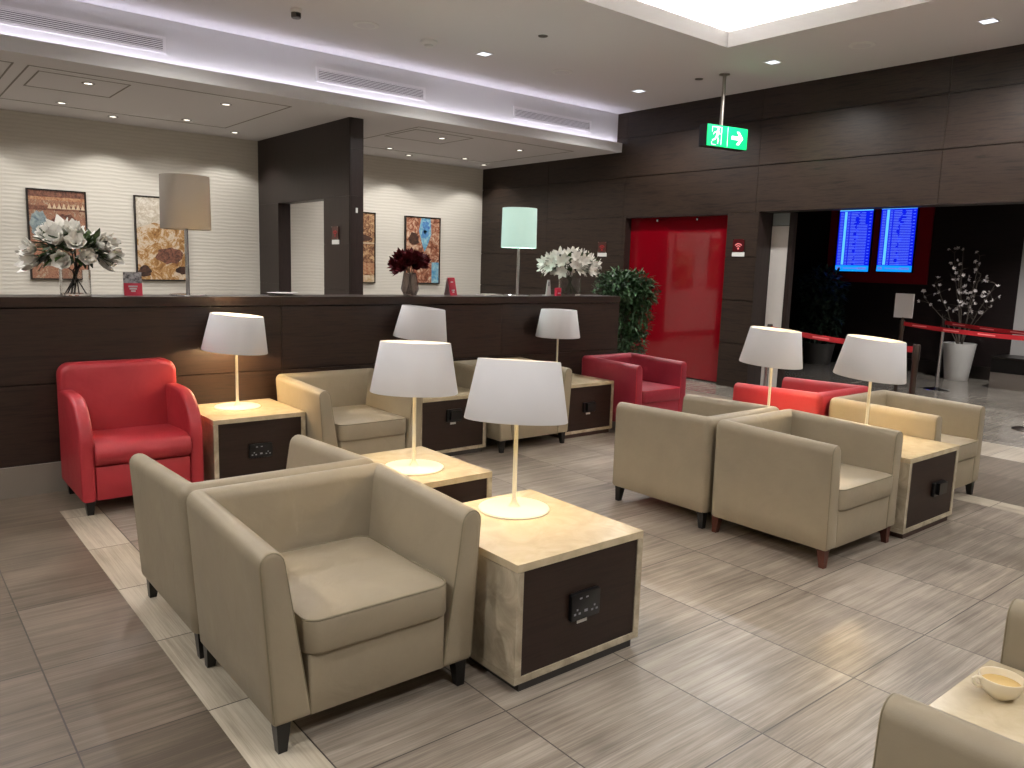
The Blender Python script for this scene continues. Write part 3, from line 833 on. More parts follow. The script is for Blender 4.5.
# ------------------------------------------------------------------ red armchair
ra = thing('armchair', (1.213, 5.19, 0), 0, 'bright red armchair with curved arms and tall back against the partition at far left', 'armchair')
w, D = 0.685, 0.64
prof = [(-D/2, 0.09), (D/2-0.03, 0.09), (D/2-0.03, 0.64), (D/2-0.06, 0.672)]
prof += [(0.08, 0.675), (0.0, 0.675), (-0.06, 0.672)]
for i in range(1, 11):
    a = PI/2+PI/2*i/10
    prof.append((-0.06+(D/2-0.06)*math.cos(a), 0.40+0.272*math.sin(a)))
prof = [(y, z) for y, z in prof]
for sx in (-1, 1):
    bm = B(); x0 = sx*w/2; x1 = sx*(w/2-0.078)
    a, b = min(x0, x1), max(x0, x1)
    puff(bm, prof, lambda u, v, t: (t, u, v), a, b, 0.022); put('armrest', bm, 'red_leather', ra, True, 50)
bm = B()
pl = []
for (sx, a0) in ((1, 0), (-1, PI/2)):
    for i in range(7):
        a = a0+i*PI/12; pl.append((sx*(w/2-0.002-0.07)+0.07*math.cos(a), 0.825-0.07+0.07*math.sin(a)))
pl += [(-w/2+0.002, 0.30), (w/2-0.002, 0.30)]
def bfn(u, v, t): return (u, t+0.03*(v-0.3)/0.5, v+0.010*(1-(u/(w/2))**2)*(v > 0.7))
puff(bm, pl, bfn, D/2-0.175, D/2-0.03, 0.035); put('backrest', bm, 'red_leather', ra, True, 50)
bm = B(); rslab(bm, w-0.16, D-0.2, 0.09, 0.285, 0.008, 0.004, 0, -D/2+0.012+(D-0.2)/2); put('apron', bm, 'red_leather', ra, True, 40)
cp = []
dd = D-0.17
for (y, z) in ((-D/2-0.022, 0.33), (-D/2-0.02, 0.375), (-D/2+0.004, 0.41), (-D/2+0.06, 0.427), (-D/2+0.15, 0.43), (D/2-0.2, 0.415), (D/2-0.15, 0.40), (D/2-0.15, 0.288), (-D/2+0.03, 0.288), (-D/2+0.006, 0.30)):
    cp.append((y, z))
bm = B(); puff(bm, cp, lambda u, v, t: (t, u, v), -w/2+0.076, w/2-0.076, 0.014); put('seat_cushion', bm, 'red_leather', ra, True, 55)
for sx in (-1, 1):
    for sy in (-1, 1):
        bm = B(); lx, ly, a = sx*(w/2-0.05), sy*(D/2-0.06), 0.026
        tp = [(lx-a, ly-a), (lx+a, ly-a), (lx+a, ly+a), (lx-a, ly+a)]
        bt = [(lx+(x-lx)*0.65, ly+(y-ly)*0.65) for x, y in tp]
        rings(bm, [[(x, y, 0) for x, y in bt], [(x, y, 0.092) for x, y in tp]]); put('leg', bm, 'black_leg', ra)

# ------------------------------------------------------------------ side tables
ZT = 0.482
def side_table(x0, x1, y0, y1, label, sock=None, plinth='plinth_dark', plug=False, sticker=True):
    w, d = (x1-x0)/2, (y1-y0)/2
    t_ = thing('side_table', ((x0+x1)/2, (y0+y1)/2, 0), 0, label, 'side table', 'cream stone side tables')
    bm = B(); rslab(bm, 2*w, 2*d, ZT-0.03, ZT, 0.003, 0.0015, n=2); put('tabletop', bm, 'cream_marble', t_)
    for sx in (-1, 1):
        bm = B(); xa = sx*(w-0.0005); xb = sx*(w-0.03)
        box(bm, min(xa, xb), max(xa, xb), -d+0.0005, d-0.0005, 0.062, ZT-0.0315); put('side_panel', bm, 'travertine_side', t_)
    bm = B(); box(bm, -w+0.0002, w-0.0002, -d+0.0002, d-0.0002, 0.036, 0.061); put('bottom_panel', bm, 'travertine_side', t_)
    bm = B(); box(bm, -w+0.031, w-0.031, -d+0.005, -d+0.02, 0.062, ZT-0.031); fp = put('front_panel', bm, 'espresso_panel', t_)
    bm = B(); box(bm, -w+0.03, w-0.03, d-0.02, d-0.005, 0.062, ZT-0.031); put('back_panel', bm, 'espresso_panel', t_)
    bm = B(); box(bm, -w+0.03, w-0.03, -d+0.012, d-0.02, 0, 0.0355); put('plinth', bm, plinth, t_)
    if sock:
        sx, sz, sw, sh = sock; sx -= (x0+x1)/2
        bm = B()
        rslab(bm, sw, sh, 0, 0.018, 0.008, 0.002, f=lambda a, b, c: (sx+a, -d+0.005-c, sz+b)); pl = put('socket_plate', bm, 'black_plastic', fp, True)
        if not plug:
            bm = B(); y = -d+0.005-0.018
            for dx, dz, a, b in ((-0.028, 0.6, 0.008, 0.003), (0.004, 0.6, 0.008, 0.003), (-0.3, -0.2, .004, .004), (0.3, -0.2, .004, .004), (-0.38, -0.5, .006, .0045), (-0.22, -0.5, .006, .0045), (0.22, -0.5, .006, .0045), (0.38, -0.5, .006, .0045), (0, -0.4, 0.012, 0.007)):
                cx_, cz_ = sx+(dx*sw if abs(dx) > .05 else dx), sz+dz*sh/2
                box(bm, cx_-a/2-0.002, cx_+a/2+0.002, y-0.0012, y-0.0002, cz_-b/2-0.0015, cz_+b/2+0.0015)
            put('socket_pins', bm, 'socket_grey', fp)
        else:
            bm = B(); box(bm, sx-0.045, sx+0.06, -d-0.032, -d-0.012, sz-0.03, sz+0.04); put('plug_adapter', bm, 'black_plastic', fp)
        if plug != 'nolabel' and sticker:
            bm = B(); box(bm, sx-0.028, sx+0.024, -d+0.0035, -d+0.005, sz-sh/2-0.022, sz-sh/2-0.006); put('sticker', bm, 'label_white', fp)
    return t_
side_table(1.672, 2.318, 1.972, 2.665, 'cream stone side table nearest the camera, dark wood front with a black socket', (2.0, 0.26, 0.148, 0.105))
side_table(1.72, 2.365, 3.01, 3.66, 'cream stone side table behind the nearest one, between the left chairs, under the second lamp')
side_table(1.635, 2.252, 4.93, 5.545, 'cream stone side table between the red armchair and a beige chair, wide black socket', (1.935, 0.255, 0.155, 0.092), sticker=False)
side_table(3.18, 3.825, 4.965, 5.545, 'cream stone side table against the partition between two beige chairs, plugged in charger', (3.50, 0.33, 0.14, 0.10), plug=True)
side_table(4.655, 5.285, 4.95, 5.545, 'cream stone side table beside the dark red chair at the partition end', (4.97, 0.265, 0.15, 0.09), 'plinth_brown', plug=True)
side_table(4.535, 5.20, 1.932, 2.60, 'cream stone side table in the right group, its dark front with a black plug', (4.94, 0.248, 0.15, 0.085), 'plinth_brown', plug='nolabel')
side_table(4.535, 5.18, 2.80, 3.44, 'cream stone side table hidden behind the right group chairs under the farther lamp')
side_table(1.655, 2.298, 0.03, 0.715, 'cream stone side table at the bottom right corner with a cup on it')

# ------------------------------------------------------------------ table lamps
def table_lamp():
    t_ = thing('table_lamp', (0, 0, 0))
    bm = B(); lathe(bm, [(0.0, 0.0), (0.150, 0.0), (0.152, 0.004), (0.150, 0.008), (0.144, 0.010), (0.03, 0.011), (0.026, 0.014)], 56, cap1=False); put('lamp_base', bm, 'lamp_white', t_, True, 50)
    bm = B(); lathe(bm, [(0.026, 0.011), (0.022, 0.016), (0.013, 0.034), (0.0095, 0.055), (0.009, 0.40), (0.012, 0.405), (0.012, 0.44), (0.006, 0.445)], 20, cap1=True); put('pole', bm, 'lamp_white', t_, True, 50)
    bm = B(); z0, z1 = 0.385, 0.632
    lathe(bm, [(0.214, z0), (0.216, z0+0.003), (0.1725, z1), (0.170, z1+0.002), (0.168, z1), (0.2115, z0+0.003), (0.214, z0)], 64); sh = put('lamp_shade', bm, 'shade_white', t_, True, 60)
    bm = B()
    for i in range(3):
        a = i*2*PI/3; tube(bm, [(0.01*math.cos(a), 0.01*math.sin(a), z1-0.03), (0.1715*math.cos(a), 0.1715*math.sin(a), z1-0.008)], 0.002, 6)
    lathe(bm, [(0.014, z1-0.035), (0.014, z1-0.025)], 16, cap0=True, cap1=True); put('shade_spider', bm, 'lamp_white', sh)
    bm = B(); lathe(bm, [(0.012, 0.445), (0.02, 0.475), (0.03, 0.50), (0.028, 0.525), (0.014, 0.540), (0.002, 0.543)], 20, cap0=True, cap1=True); put('bulb', bm, 'bulb', t_, True, 60)
    return t_
lp0 = table_lamp(); first = [True]
mat('bulb_off', 'E8E4DC', 0.3)
def place_lamp(x, y, label, on=True, dz=0, e=8.5, roll=0, pitch=0):
    if first[0]: o = lp0; first[0] = False
    else: o = copy_tree(lp0)
    o.location = (x, y, ZT+dz)
    tag(o, label, 'lamp', 'white shaded table lamps on the side tables')
    dv = Vector((x, y, 0)).normalized(); rt = dv.cross(Vector((0, 0, 1))); pv = Vector((0, 0, 0.51))
    Mx = Matrix.Translation(pv) @ Matrix.Rotation(math.radians(roll), 4, dv) @ Matrix.Rotation(math.radians(-pitch), 4, rt) @ Matrix.Translation(-pv)
    for ch in [q for q in OBJ if q.parent == o and q.name.startswith('lamp_shade')]: ch.matrix_local = Mx
    if on:
        ld = bpy.data.lights.new('bulb_light', 'POINT'); ld.energy = e; ld.color = (1.0, 0.72, 0.38); ld.shadow_soft_size = 0.03
        lo = OBJ.new('bulb_light', ld); C.objects.link(lo); lo.parent = o; lo.location = (0, 0, 0.45)
    else: relink(o, {'bulb': 'bulb_off'})
    return o
OFFB = []
place_lamp(2.065, 2.475, 'lit white table lamp on the nearest stone table, largest shade in the photo', pitch=6, roll=1.5)
place_lamp(2.07, 3.275, 'lit white table lamp on the second stone table, just left of the largest shade', pitch=3, roll=1)
place_lamp(1.93, 5.315, 'lit white table lamp beside the red armchair, glowing on the wood partition', roll=4.5, e=20)
place_lamp(4.90, 2.385, 'lit white table lamp of the right group, the nearer and lower of the two', roll=5)
place_lamp(4.915, 3.105, 'lit white table lamp of the right group, the farther one', roll=4)
place_lamp(4.895, 5.315, 'unlit white table lamp beside the dark red chair at the partition', False, roll=0.5).scale = (0.95, 0.95, 1)
L2o = place_lamp(3.42, 5.315, 'unlit white table lamp partly hidden behind the second lamp, against the partition', False, roll=6)
# this one stands a little taller
for ch in [x for x in OBJ if x.parent == L2o]:
    n0 = ch.name.split('.')[0]
    if n0 in ('lamp_shade', 'bulb'): ch.location.z += 0.035
    if n0 == 'pole': ch.scale.z = 1.09

# ------------------------------------------------------------------ drum lamps on the partition
ZP = 1.2255
def drum_lamp(x, y, m, label, lit=False):
    t_ = thing('drum_lamp', (x, y, ZP), 0, label, 'lamp')
    bm = B(); lathe(bm, [(0.12, 0), (0.122, 0.003), (0.118, 0.010), (0.02, 0.012)], 40, cap0=True, cap1=True); put('lamp_base', bm, 'chrome', t_, True, 50)
    bm = B(); lathe(bm, [(0.013, 0.012), (0.013, 0.60)], 20, cap1=True); put('pole', bm, 'chrome', t_, True)
    bm = B(); lathe(bm, [(0.163, 0.455), (0.165, 0.457), (0.160, 0.815), (0.158, 0.815), (0.163, 0.455)], 56); put('lamp_shade', bm, m, t_, True, 60)
    if lit:
        ld = bpy.data.lights.new('bulb_light', 'POINT'); ld.energy = 4; ld.color = (0.8, 1.0, 0.93); ld.shadow_soft_size = 0.05
        lo = OBJ.new('bulb_light', ld); C.objects.link(lo); lo.parent = t_; lo.location = (0, 0, 0.62)
    return t_
drum_lamp(1.75, 5.73, 'shade_cream', 'tall lamp with a dull beige drum shade on the partition, left of the divider')
bl = drum_lamp(4.74, 5.73, 'shade_lit', 'tall chrome lamp with a glowing pale green drum shade on the partition', True)
for ch in [q for q in OBJ if q.parent == bl and q.name.startswith('lamp_shade')]: ch.location.z = -0.015

# ------------------------------------------------------------------ flowers and plants
def petal(bm, origin, dirv, length, width, curl, mi=0, seg=4, tipw=0.15, cupdir=None):
    d = Vector(dirv).normalized(); up = Vector((0, 0, 1))
    s = d.cross(up)
    if s.length < 1e-3: s = Vector((1, 0, 0))
    s.normalize(); nrm = s.cross(d)
    if cupdir is not None:
        s = d.cross(cupdir)
        s = s.normalized() if s.length > 1e-3 else d.orthogonal().normalized()
        nrm = cupdir
    rows = []
    for i in range(seg+1):
        f = i/seg; wd = width*math.sin(PI*min(0.12+f*0.88, 0.97))**0.7*(1 if f < 1 else tipw)
        p = Vector(origin)+d*length*f+nrm*curl*length*(f*f)
        rows.append((bm.verts.new(p-s*wd/2), bm.verts.new(p-nrm*width*0.12), bm.verts.new(p+s*wd/2)))
    for a, b in zip(rows, rows[1:]):
        for k_ in (0, 1):
            f = bm.faces.new((a[k_], a[k_+1], b[k_+1], b[k_])); f.material_index = mi
def leaf(bm, p, d, L_, w_, bend=0.2, mi=0):
    petal(bm, p, d, L_, w_, -bend, mi, 3, 0.1)
def rdir(rn, zmin=-1, zmax=1):
    z = rn.uniform(zmin, zmax); a = rn.uniform(0, 2*PI); q = math.sqrt(max(0, 1-z*z)); return Vector((q*math.cos(a), q*math.sin(a), z))
def blossom_bm(rn, c, face, size, n=6, open_=0.7, wid=0.42, layers=1, curl=-0.25):
    bm = B(); f = Vector(face).normalized(); s = f.orthogonal().normalized(); q = f.cross(s)
    for ly in range(layers):
        ph = rn.random()*PI; o_ = open_*(1-0.35*ly)
        for i in range(n):
            a = ph+2*PI*i/n+rn.uniform(-.12, .12)
            d = (s*math.cos(a)+q*math.sin(a))*o_+f*(1-o_*0.5)
            petal(bm, c, d, size*rn.uniform(0.9, 1.1)*(1-0.15*ly), size*wid, (abs(curl)*rn.uniform(0.8, 1.5)*(1.6 if layers > 1 else 0.7)), tipw=0.3, cupdir=f)
    return bm
def bouquet(name, x, y, z, rx, ry, rz, zc, nb, size, pm, label, cat, seed, n=6, wid=0.42, layers=1, nleaf=60, leafL=0.07, stemr=0.003, vr=0.035, open_=0.8, stmat='stem_green', leafm='leaf_bouquet'):
    rn = random.Random(seed)
    t_ = thing(name, (x, y, z), 0, label, cat)
    cs = []
    tries = 0
    while len(cs) < nb and tries < 4000:
        tries += 1
        d = rdir(rn, -0.5, 1); k_ = rn.uniform(0.72, 1.0)
        c = Vector((d.x*rx*k_, d.y*ry*k_, zc+d.z*rz*k_))
        if all((c-q).length > size*0.95*(1-tries/5000) for q in cs): cs.append(c)
    bm = B()
    for c in cs[:10]:
        a = rn.uniform(0, 2*PI); tube(bm, [(vr*math.cos(a), vr*math.sin(a), 0.012), (vr*0.3*math.cos(a+2.5), vr*.3*math.sin(a+2.5), zc*0.55), tuple(c*0.5+Vector((0, 0, zc*0.45))), tuple(c)], stemr, 5)
    put('stems', bm, stmat, t_, True)
    for c in cs:
        face = (c-Vector((0, 0, zc-0.03))).normalized()+Vector((-0.2, -0.55, 0.1))+rdir(rn)*0.25
        put('blossom', blossom_bm(rn, c, face, size*rn.uniform(0.85, 1.1), n, open_, wid, layers), pm, t_, True, 80)
    if nleaf:
        bm = B()
        for i in range(nleaf):
            d = rdir(rn, -0.35, 0.9); k_ = rn.uniform(0.35, 0.9)
            p = Vector((d.x*rx*k_, d.y*ry*k_, zc+d.z*rz*k_))
            leaf(bm, p, d+rdir(rn)*0.6, leafL*rn.uniform(0.7, 1.2), leafL*0.45)
        put('leaves', bm, leafm, t_, True, 80)
    return t_
def vase(name, x, y, prof, m, label, n=32):
    bm = B(); lathe(bm, prof, n, cap0=False, cap1=False); o = put(name, bm, m, None, True, 50); o.location = (x, y, ZP)
    tag(o, label, 'vase'); return o
# left magnolias
def vprof(r, h, t=0.004, b=0.014): return [(0.0005, 0.001), (r, 0.001), (r, h), (r-t, h), (r-t, b), (0.0005, b)]
vase('glass_vase', 1.055, 5.75, vprof(0.09, 0.165), 'vase_glass', 'clear cylindrical glass vase on the partition at far left')
bouquet('flower_bouquet', 1.055, 5.75, ZP, 0.235, 0.16, 0.135, 0.275, 17, 0.088, 'petal_white', 'spreading bouquet of large white magnolia blooms at the left end of the partition', 'flowers', 5, n=6, wid=0.85, layers=2, nleaf=170, leafL=0.10, vr=0.06, stemr=0.004, open_=0.75, stmat='dark_stem')
# red flowers in faceted vase
vase('mercury_vase', 3.575, 5.75, [(0.0005, 0.001), (0.055, 0.001), (0.078, 0.05), (0.055, 0.19), (0.051, 0.19), (0.073, 0.05), (0.05, 0.012), (0.0005, 0.012)], 'mauve_glass', 'smoky faceted glass vase on the partition right of the divider', 8)
bouquet('flower_bouquet', 3.575, 5.75, ZP, 0.13, 0.10, 0.075, 0.255, 18, 0.07, 'petal_red', 'bunch of dark burgundy red flowers in the smoky vase', 'flowers', 9, n=9, wid=0.6, layers=3, nleaf=0, vr=0.03, open_=0.9)
# white lilies right
vase('glass_vase', 5.43, 5.75, vprof(0.11, 0.17), 'vase_glass', 'clear glass vase on the right end of the partition')
bouquet('flower_bouquet', 5.43, 5.75, ZP, 0.34, 0.20, 0.135, 0.29, 46, 0.075, 'petal_pure', 'dense dome of white lilies on the right end of the partition', 'flowers', 11, n=6, wid=0.55, layers=1, nleaf=140, leafL=0.08, vr=0.07, stemr=0.003, open_=0.95)

def plant(name, loc, label, clusters, seed, leafm, leafL, n, pot, stems=True, lw=0.46):
    rn = random.Random(seed); t_ = thing(name, loc, 0, label, 'plant')
    bm = B()
    for i in range(n):
        c, r = clusters[rn.choices(range(len(clusters)), [q[1][0]*q[1][1]*q[1][2] for q in clusters])[0]]
        d = rdir(rn); k_ = rn.random()**0.4
        p = Vector((c[0]+d.x*r[0]*k_, c[1]+d.y*r[1]*k_, c[2]+d.z*r[2]*k_))
        dr = Vector((d.x, d.y, d.z*0.4-0.12))+rdir(rn)*1.0
        leaf(bm, p, dr, leafL*rn.uniform(0.7, 1.3), leafL*lw)
    o = put('foliage', bm, leafm, t_, True, 80)
    bm = B()
    for (c, r) in clusters:
        for k_ in range(3):
            a = rn.uniform(0, 6.28); e = Vector(c)+Vector((math.cos(a)*r[0]*.5, math.sin(a)*r[1]*.5, 0))
            tube(bm, [(0.02*math.cos(a), 0.02*math.sin(a), pot[1]-0.03), (e.x*0.4, e.y*0.4, (pot[1]+e.z)/2), tuple(e)], 0.008, 6, r1=0.003)
    put('stems', bm, 'bark', t_, True)
    r0, h, m, rb = pot[0], pot[1], pot[2], pot[3]
    bm = B(); lathe(bm, [(rb, 0), (rb+0.004, 0.01), (r0, h-0.02), (r0+0.004, h), (r0-0.02, h), (r0-0.025, h-0.035)], 40, cap0=True); put('pot', bm, m, t_, True, 45)
    bm = B(); lathe(bm, [(r0-0.024, h-0.04), (r0-0.03, h-0.03)], 32, cap0=True, cap1=True); put('soil', bm, 'soil', t_)
    return t_
plant('potted_plant', (7.08, 6.45, 0), 'bushy green potted plant at the end of the partition in front of the red panel',
      [((-0.14, 0, 1.26), (0.36, 0.30, 0.24)), ((0.06, 0, 1.24), (0.30, 0.30, 0.25)), ((0.05, 0, 0.95), (0.23, 0.25, 0.32)), ((0.0, 0, 0.62), (0.20, 0.22, 0.25))], 3, 'leaf_dark', 0.066, 4600, (0.2, 0.42, 'pot_grey', 0.15))
plant('potted_plant', (12.55, 7.05, 0), 'dim leafy potted plant in the dark lobby left of the flight screens',
      [((0, 0.05, 1.25), (0.36, 0.40, 0.38)), ((0, 0, 0.80), (0.30, 0.36, 0.40)), ((0, 0.1, 0.52), (0.25, 0.30, 0.2))], 4, 'leaf_lobby', 0.10, 1600, (0.25, 0.36, 'pot_grey', 0.19))
# blossom tree in white pot
t_ = thing('blossom_tree', (12.72, 4.89, 0), 0, 'bare branched tree with pale blossoms in a tapered white pot beside the queue barrier', 'plant')
bm = B(); lathe(bm, [(0.155, 0), (0.16, 0.01), (0.222, 0.53), (0.226, 0.55), (0.20, 0.55), (0.195, 0.51)], 40, cap0=True); put('pot', bm, 'pot_white', t_, True, 45)
bm = B(); lathe(bm, [(0.197, 0.50), (0.19, 0.515)], 32, cap0=True, cap1=True); put('soil', bm, 'soil', t_)
rn = random.Random(21); bm = B(); tips = []
for i in range(11):
    a = 2*PI*i/11+rn.uniform(-.3, .3); sp_ = rn.uniform(0.15, 0.62); hh = rn.uniform(1.15, 2.0) if sp_ < 0.4 else rn.uniform(1.15, 1.65)
    p0 = Vector((0.03*math.cos(a), 0.03*math.sin(a), 0.5)); e = Vector((sp_*math.cos(a)*0.42-0.05, sp_*math.sin(a), hh)); pts = []
    for k_ in range(8):
        f = k_/7; p = p0.lerp(e, f); p.x *= 1; out = f**1.4
        p = Vector((p0.x+(e.x-p0.x)*out, p0.y+(e.y-p0.y)*out, p0.z+(e.z-p0.z)*f))+(rdir(rn)*0.012 if 0 < k_ else Vector())
        pts.append(p)
    tube(bm, pts, 0.009, 6, r1=0.003)
    for k_ in range(3, 8):
        tips.append(pts[k_])
        for s_ in range(2):
            d = rdir(rn, -0.1, 0.9)*rn.uniform(0.08, 0.16); q = pts[k_]+d
            tube(bm, [pts[k_], pts[k_]+d*0.5+Vector((0, 0, 0.01)), q], 0.003, 4, r1=0.0015); tips.append(q)
put('branches', bm, 'bark', t_, True)
k_ = 0
rn.shuffle(tips)
for p in tips:
    if p.z < 1.0: continue
    if k_ >= 85: break
    k_ += 1
    put('blossom', blossom_bm(rn, p+rdir(rn)*0.01, rdir(rn)+Vector((-0.6, -0.4, 0)), 0.034*rn.uniform(.8, 1.3), 5, 0.9, 0.6, 1), 'blossom_pale', t_, True, 80)

# ------------------------------------------------------------------ small things on the partition
def tent(x, y, rz, w, h, cols, label, name='tent_card'):
    t_ = thing(name, (x, y, ZP), rz, label, 'card')
    for s, c in ((-1, cols[0]), (1, 'paper_white')):
        bm = B(); d = 0.035
        rings(bm, [[(-w, s*d, 0), (w, s*d, 0), (w, s*(d+0.002), 0), (-w, s*(d+0.002), 0)], [(-w, s*0.002, h), (w, s*0.002, h), (w, s*0.004, h), (-w, s*0.004, h)]])
        q = put('card_face', bm, c, t_)
        if s == -1:
            if len(cols) > 1:
                bm = B(); f = 0.52
                yb = -(d+0.003)+(d)*f
                rings(bm, [[(-w, yb, h*f), (w, yb, h*f), (w, yb+0.002, h*f), (-w, yb+0.002, h*f)], [(-w, -0.0055, h), (w, -0.0055, h), (w, -0.0035, h), (-w, -0.0035, h)]]); put('photo', bm, cols[1], q)
            bm = B()
            for (zz, ww) in ((0.26, 0.4), (0.16, 0.25), (0.72, 0.35) if len(cols) < 2 else (0.36, 0.5)):
                yb = -(d+0.0045)+d*zz; box(bm, -w*ww, w*ww, yb, yb+0.003, h*zz, h*zz+0.010)
            put('printed_lines', bm, 'paper_white', q)
    return t_
mat('photo_grey', '77777E', 0.5)
m = MATS['photo_grey']; t, N, L, b = nt(m); L.new(ramp(t, noise(t, coords(t), 40, 4), [(0.4, '3E3E44'), (0.6, 'B0B0B4')]), b.inputs['Base Color'])
tent(1.40, 5.76, -0.15, 0.056, 0.155, ('card_red', 'photo_grey'), 'small tent card, photo on top and red below, beside the left magnolia vase')
tent(4.00, 5.76, 0.35, 0.052, 0.155, ('card_red',), 'small red tent card on the partition right of the burgundy flowers')
# phone stand / little red box by the lilies
t_ = thing('card_holder', (5.13, 5.73, ZP), 0.3, 'small white card holder beside the glowing drum lamp', 'card holder')
bm = B(); prism(bm, [(-0.05, 0), (0.05, 0), (0.02, 0.15), (-0.02, 0.15)], lambda u, v, q: (u, q, v), -0.003, 0.003); put('stand', bm, 'paper_white', t_)
bm = B(); box(bm, -0.05, 0.05, -0.03, 0.04, 0, 0.006); put('foot', bm, 'paper_white', t_)
bm = B(); prism(bm, [(-0.012, 0.09), (0.012, 0.09), (0.010, 0.13), (-0.010, 0.13)], lambda u, v, q: (u, q, v), -0.0045, -0.003); put('print', bm, 'card_grey', t_)
t_ = thing('leaflet_box', (5.20, 5.67, ZP), 0.2, 'tiny red leaflet box in front of the white card holder', 'box')
bm = B(); rslab(bm, 0.07, 0.03, 0, 0.075, 0.003, 0.002); bx = put('box_body', bm, 'card_red', t_)
bm = B(); box(bm, -0.02, 0.02, -0.0165, -0.015, 0.02, 0.03); put('printed_lines', bm, 'paper_white', t_)
t_ = thing('paper_pile', (4.42, 5.74, ZP), 0, 'flat stack of leaflets left of the glowing drum lamp foot', 'papers')
for i, c in enumerate(('paper_white', 'shade_cream')):
    bm = B(); rslab(bm, 0.20-0.02*i, 0.14, i*0.006, i*0.006+0.006, 0.002, 0.001); put('leaflet', bm, c, t_)
# oval dish left of the divider
t_ = thing('shallow_dish', (2.455, 5.76, ZP), 0, 'shallow white dish on the partition below the divider doorway', 'dish')
bm = B(); lathe(bm, [(0.03, 0), (0.05, 0.002), (0.112, 0.018), (0.115, 0.020), (0.108, 0.021), (0.05, 0.008), (0.0005, 0.007)], 36, cap0=True); put('dish', bm, 'paper_white', t_, True)
t_['label'] = 'shallow white dish on the partition below the divider doorway'

# ------------------------------------------------------------------ cup
cup = thing('cup', (2.105, 0.625, ZT), 0, 'small cream porcelain cup on the stone table at the bottom right', 'cup')
bm = B(); lathe(bm, [(0.022, 0), (0.024, 0.003), (0.040, 0.016), (0.048, 0.034), (0.0505, 0.052), (0.0495, 0.0535), (0.048, 0.052), (0.045, 0.034), (0.037, 0.020), (0.02, 0.008), (0.0005, 0.007)], 40, cap0=True); put('bowl', bm, 'porcelain', cup, True)
bm = B(); lathe(bm, [(0.0005, 0.036), (0.0445, 0.036)], 32); put('drink', bm, 'coffee', cup)
bm = B(); tube(bm, [(-0.033, 0.033, 0.046), (-0.042, 0.042, 0.049), (-0.047, 0.047, 0.044), (-0.046, 0.046, 0.034), (-0.040, 0.040, 0.026), (-0.030, 0.030, 0.022)], 0.004, 8); put('handle', bm, 'porcelain', cup, True)

# ------------------------------------------------------------------ queue barriers
def post(x, y, label, m='chrome', h=0.965):
    t_ = thing('barrier_post', (x, y, 0), 0, label, 'barrier post', 'belt barrier posts')
    bm = B(); lathe(bm, [(0.17, 0), (0.17, 0.006), (0.15, 0.014), (0.05, 0.026), (0.035, 0.034)], 40, cap0=True, cap1=True); put('base', bm, m, t_, True, 50)
    bm = B(); lathe(bm, [(0.024, 0.03), (0.024, h-0.13)], 24); put('pole', bm, m, t_, True)
    bm = B(); lathe(bm, [(0.029, h-0.13), (0.029, h-0.01), (0.024, h)], 24, cap0=True, cap1=True); put('belt_head', bm, 'post_black' if m != 'chrome' else 'dark_steel', t_, True, 50)
    return t_
PA, PB, PC, PD = (10.20, 4.63), (6.60, 2.86), (11.25, 4.56), (7.49, 4.79)
PE, PF = (9.12, 2.74), (10.10, 2.92)
post(*PA, 'dark barrier post carrying the white notice holder', 'post_black'); post(*PB, 'dark bronze barrier post nearest the beige chair of the right group', 'post_black')
post(*PC, 'chrome barrier post in front of the white pot'); post(*PD, 'chrome barrier post mostly hidden behind the farther right lamp')
post(*PE, 'barrier post at the right edge of the photo, only its base showing', 'post_black'); post(*PF, 'barrier post outside the right edge', 'post_black')
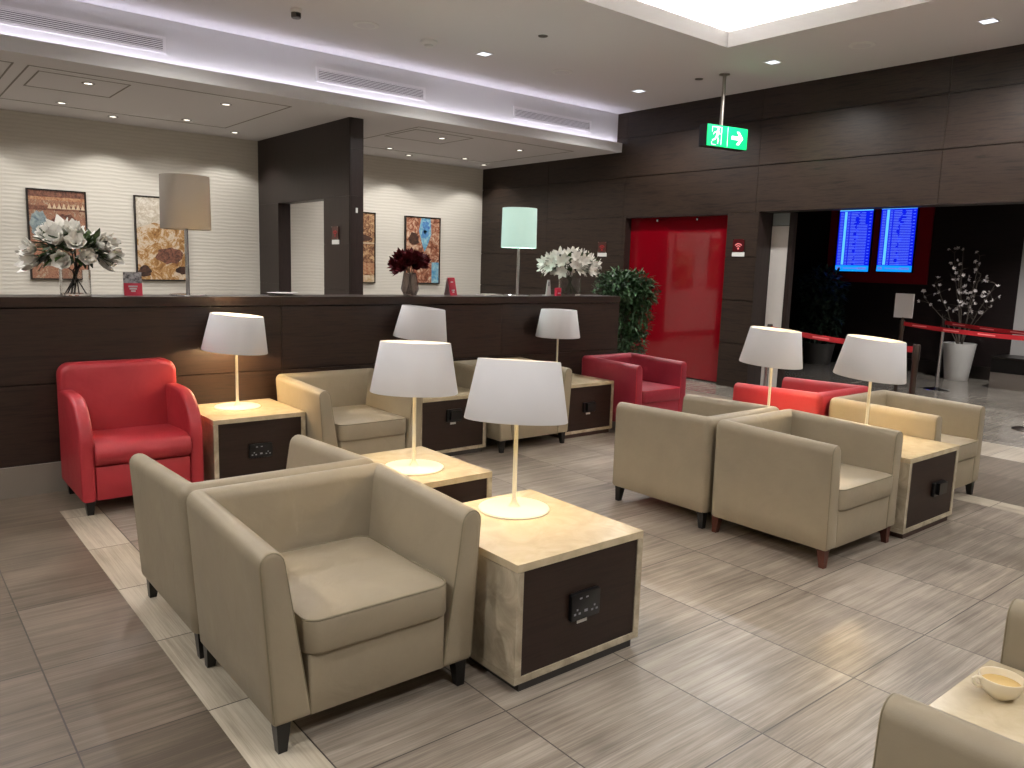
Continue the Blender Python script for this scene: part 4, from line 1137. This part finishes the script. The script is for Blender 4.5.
def belt(a, b, label, z=0.92):
    A, Bv = Vector((a[0], a[1], 0)), Vector((b[0], b[1], 0)); d = (Bv-A).normalized(); n = Vector((-d.y, d.x, 0)); A += d*0.030; Bv -= d*0.030
    bm = B(); lp = []
    for i in range(13):
        f = i/12; p = A.lerp(Bv, f); s = -0.02*4*f*(1-f)
        lp.append([tuple(p+n*o_+Vector((0, 0, z+s+dz))) for o_, dz in ((-0.001, -0.025), (0.001, -0.025), (0.001, 0.025), (-0.001, 0.025))])
    rings(bm, lp); o = put('barrier_belt', bm, 'belt_red'); tag(o, label, 'barrier belt', 'red belts of the queue barrier')
    bm = B()
    for k_ in range(int((Bv-A).length/0.55)):
        f = (0.3+k_*0.55)/(Bv-A).length; p = A.lerp(Bv, f); s = -0.02*4*f*(1-f)
        for sgn in (-1, 1):
            q0, q1 = p-d*0.13, p+d*0.13; off = n*0.0016*sgn
            vs = [bm.verts.new(tuple(q+off+Vector((0, 0, z+s+dz)))) for q, dz in ((q0, -0.007), (q1, -0.007), (q1, 0.007), (q0, 0.007))]; bm.faces.new(vs)
    put('printed_pattern', bm, 'sign_arc', o)
belt(PD, PB, 'red belt running behind the two lamps of the right group')
belt(PA, PE, 'lower red belt from the notice post to the right edge', 0.925)
belt(PC, PF, 'upper red belt from the chrome post to the right edge')
t_ = thing('notice_holder', (PA[0]-0.0, PA[1], 0.965), -PI/2-0.0, 'white sheet notice holder on top of a barrier post', 'notice')
bm = B(); rslab(bm, 0.235, 0.012, 0.03, 0.335, 0.004, 0.003); put('sheet', bm, 'paper_white', t_)
bm = B(); lathe(bm, [(0.014, 0), (0.014, 0.035)], 14, cap0=True, cap1=True); put('stem', bm, 'post_black', t_)

# ------------------------------------------------------------------ lobby counter block
cb = thing('low_counter', (12.2, 3.4, 0), 0, 'low black topped counter with steel base at the right edge of the lobby', 'counter')
bm = B(); box(bm, 0, 0.55, -0.75, 0.85, 0.225, 0.425); put('body', bm, 'counter_black', cb)
bm = B(); box(bm, 0.0, 0.55, -0.75, 0.85, 0, 0.2235); put('base', bm, 'steel_brushed', cb)
bm = B(); box(bm, -0.01, 0.56, -0.76, 0.86, 0.4265, 0.445); put('top', bm, 'dark_steel', cb)

# ------------------------------------------------------------------ extra light and world
wd = bpy.data.worlds.new('world'); S.world = wd; wd.use_nodes = True
wd.node_tree.nodes['Background'].inputs[0].default_value = (0.02, 0.02, 0.02, 1)
def spotl(x, y, z, e, ang=110, c=(1, 0.96, 0.9)):
    pass
for (x, y, lb) in ((11.2, 3.4, 'recessed downlight in the lobby ceiling above the belts'), (11.2, 0.8, 'recessed downlight in the lobby ceiling out of view')):
    downlight(x, y, 3.0, True, 0.07, lb, 'lobby downlights', power=110, spot=130)

# colour management
S.view_settings.view_transform = 'Standard'; S.view_settings.look = 'None'; S.view_settings.gamma = 1
S.view_settings.use_curve_mapping = False
S.view_settings.exposure = 1.13
S.cycles.use_denoising = True
S.cycles.max_bounces = 8
S.cycles.sample_clamp_indirect = 6
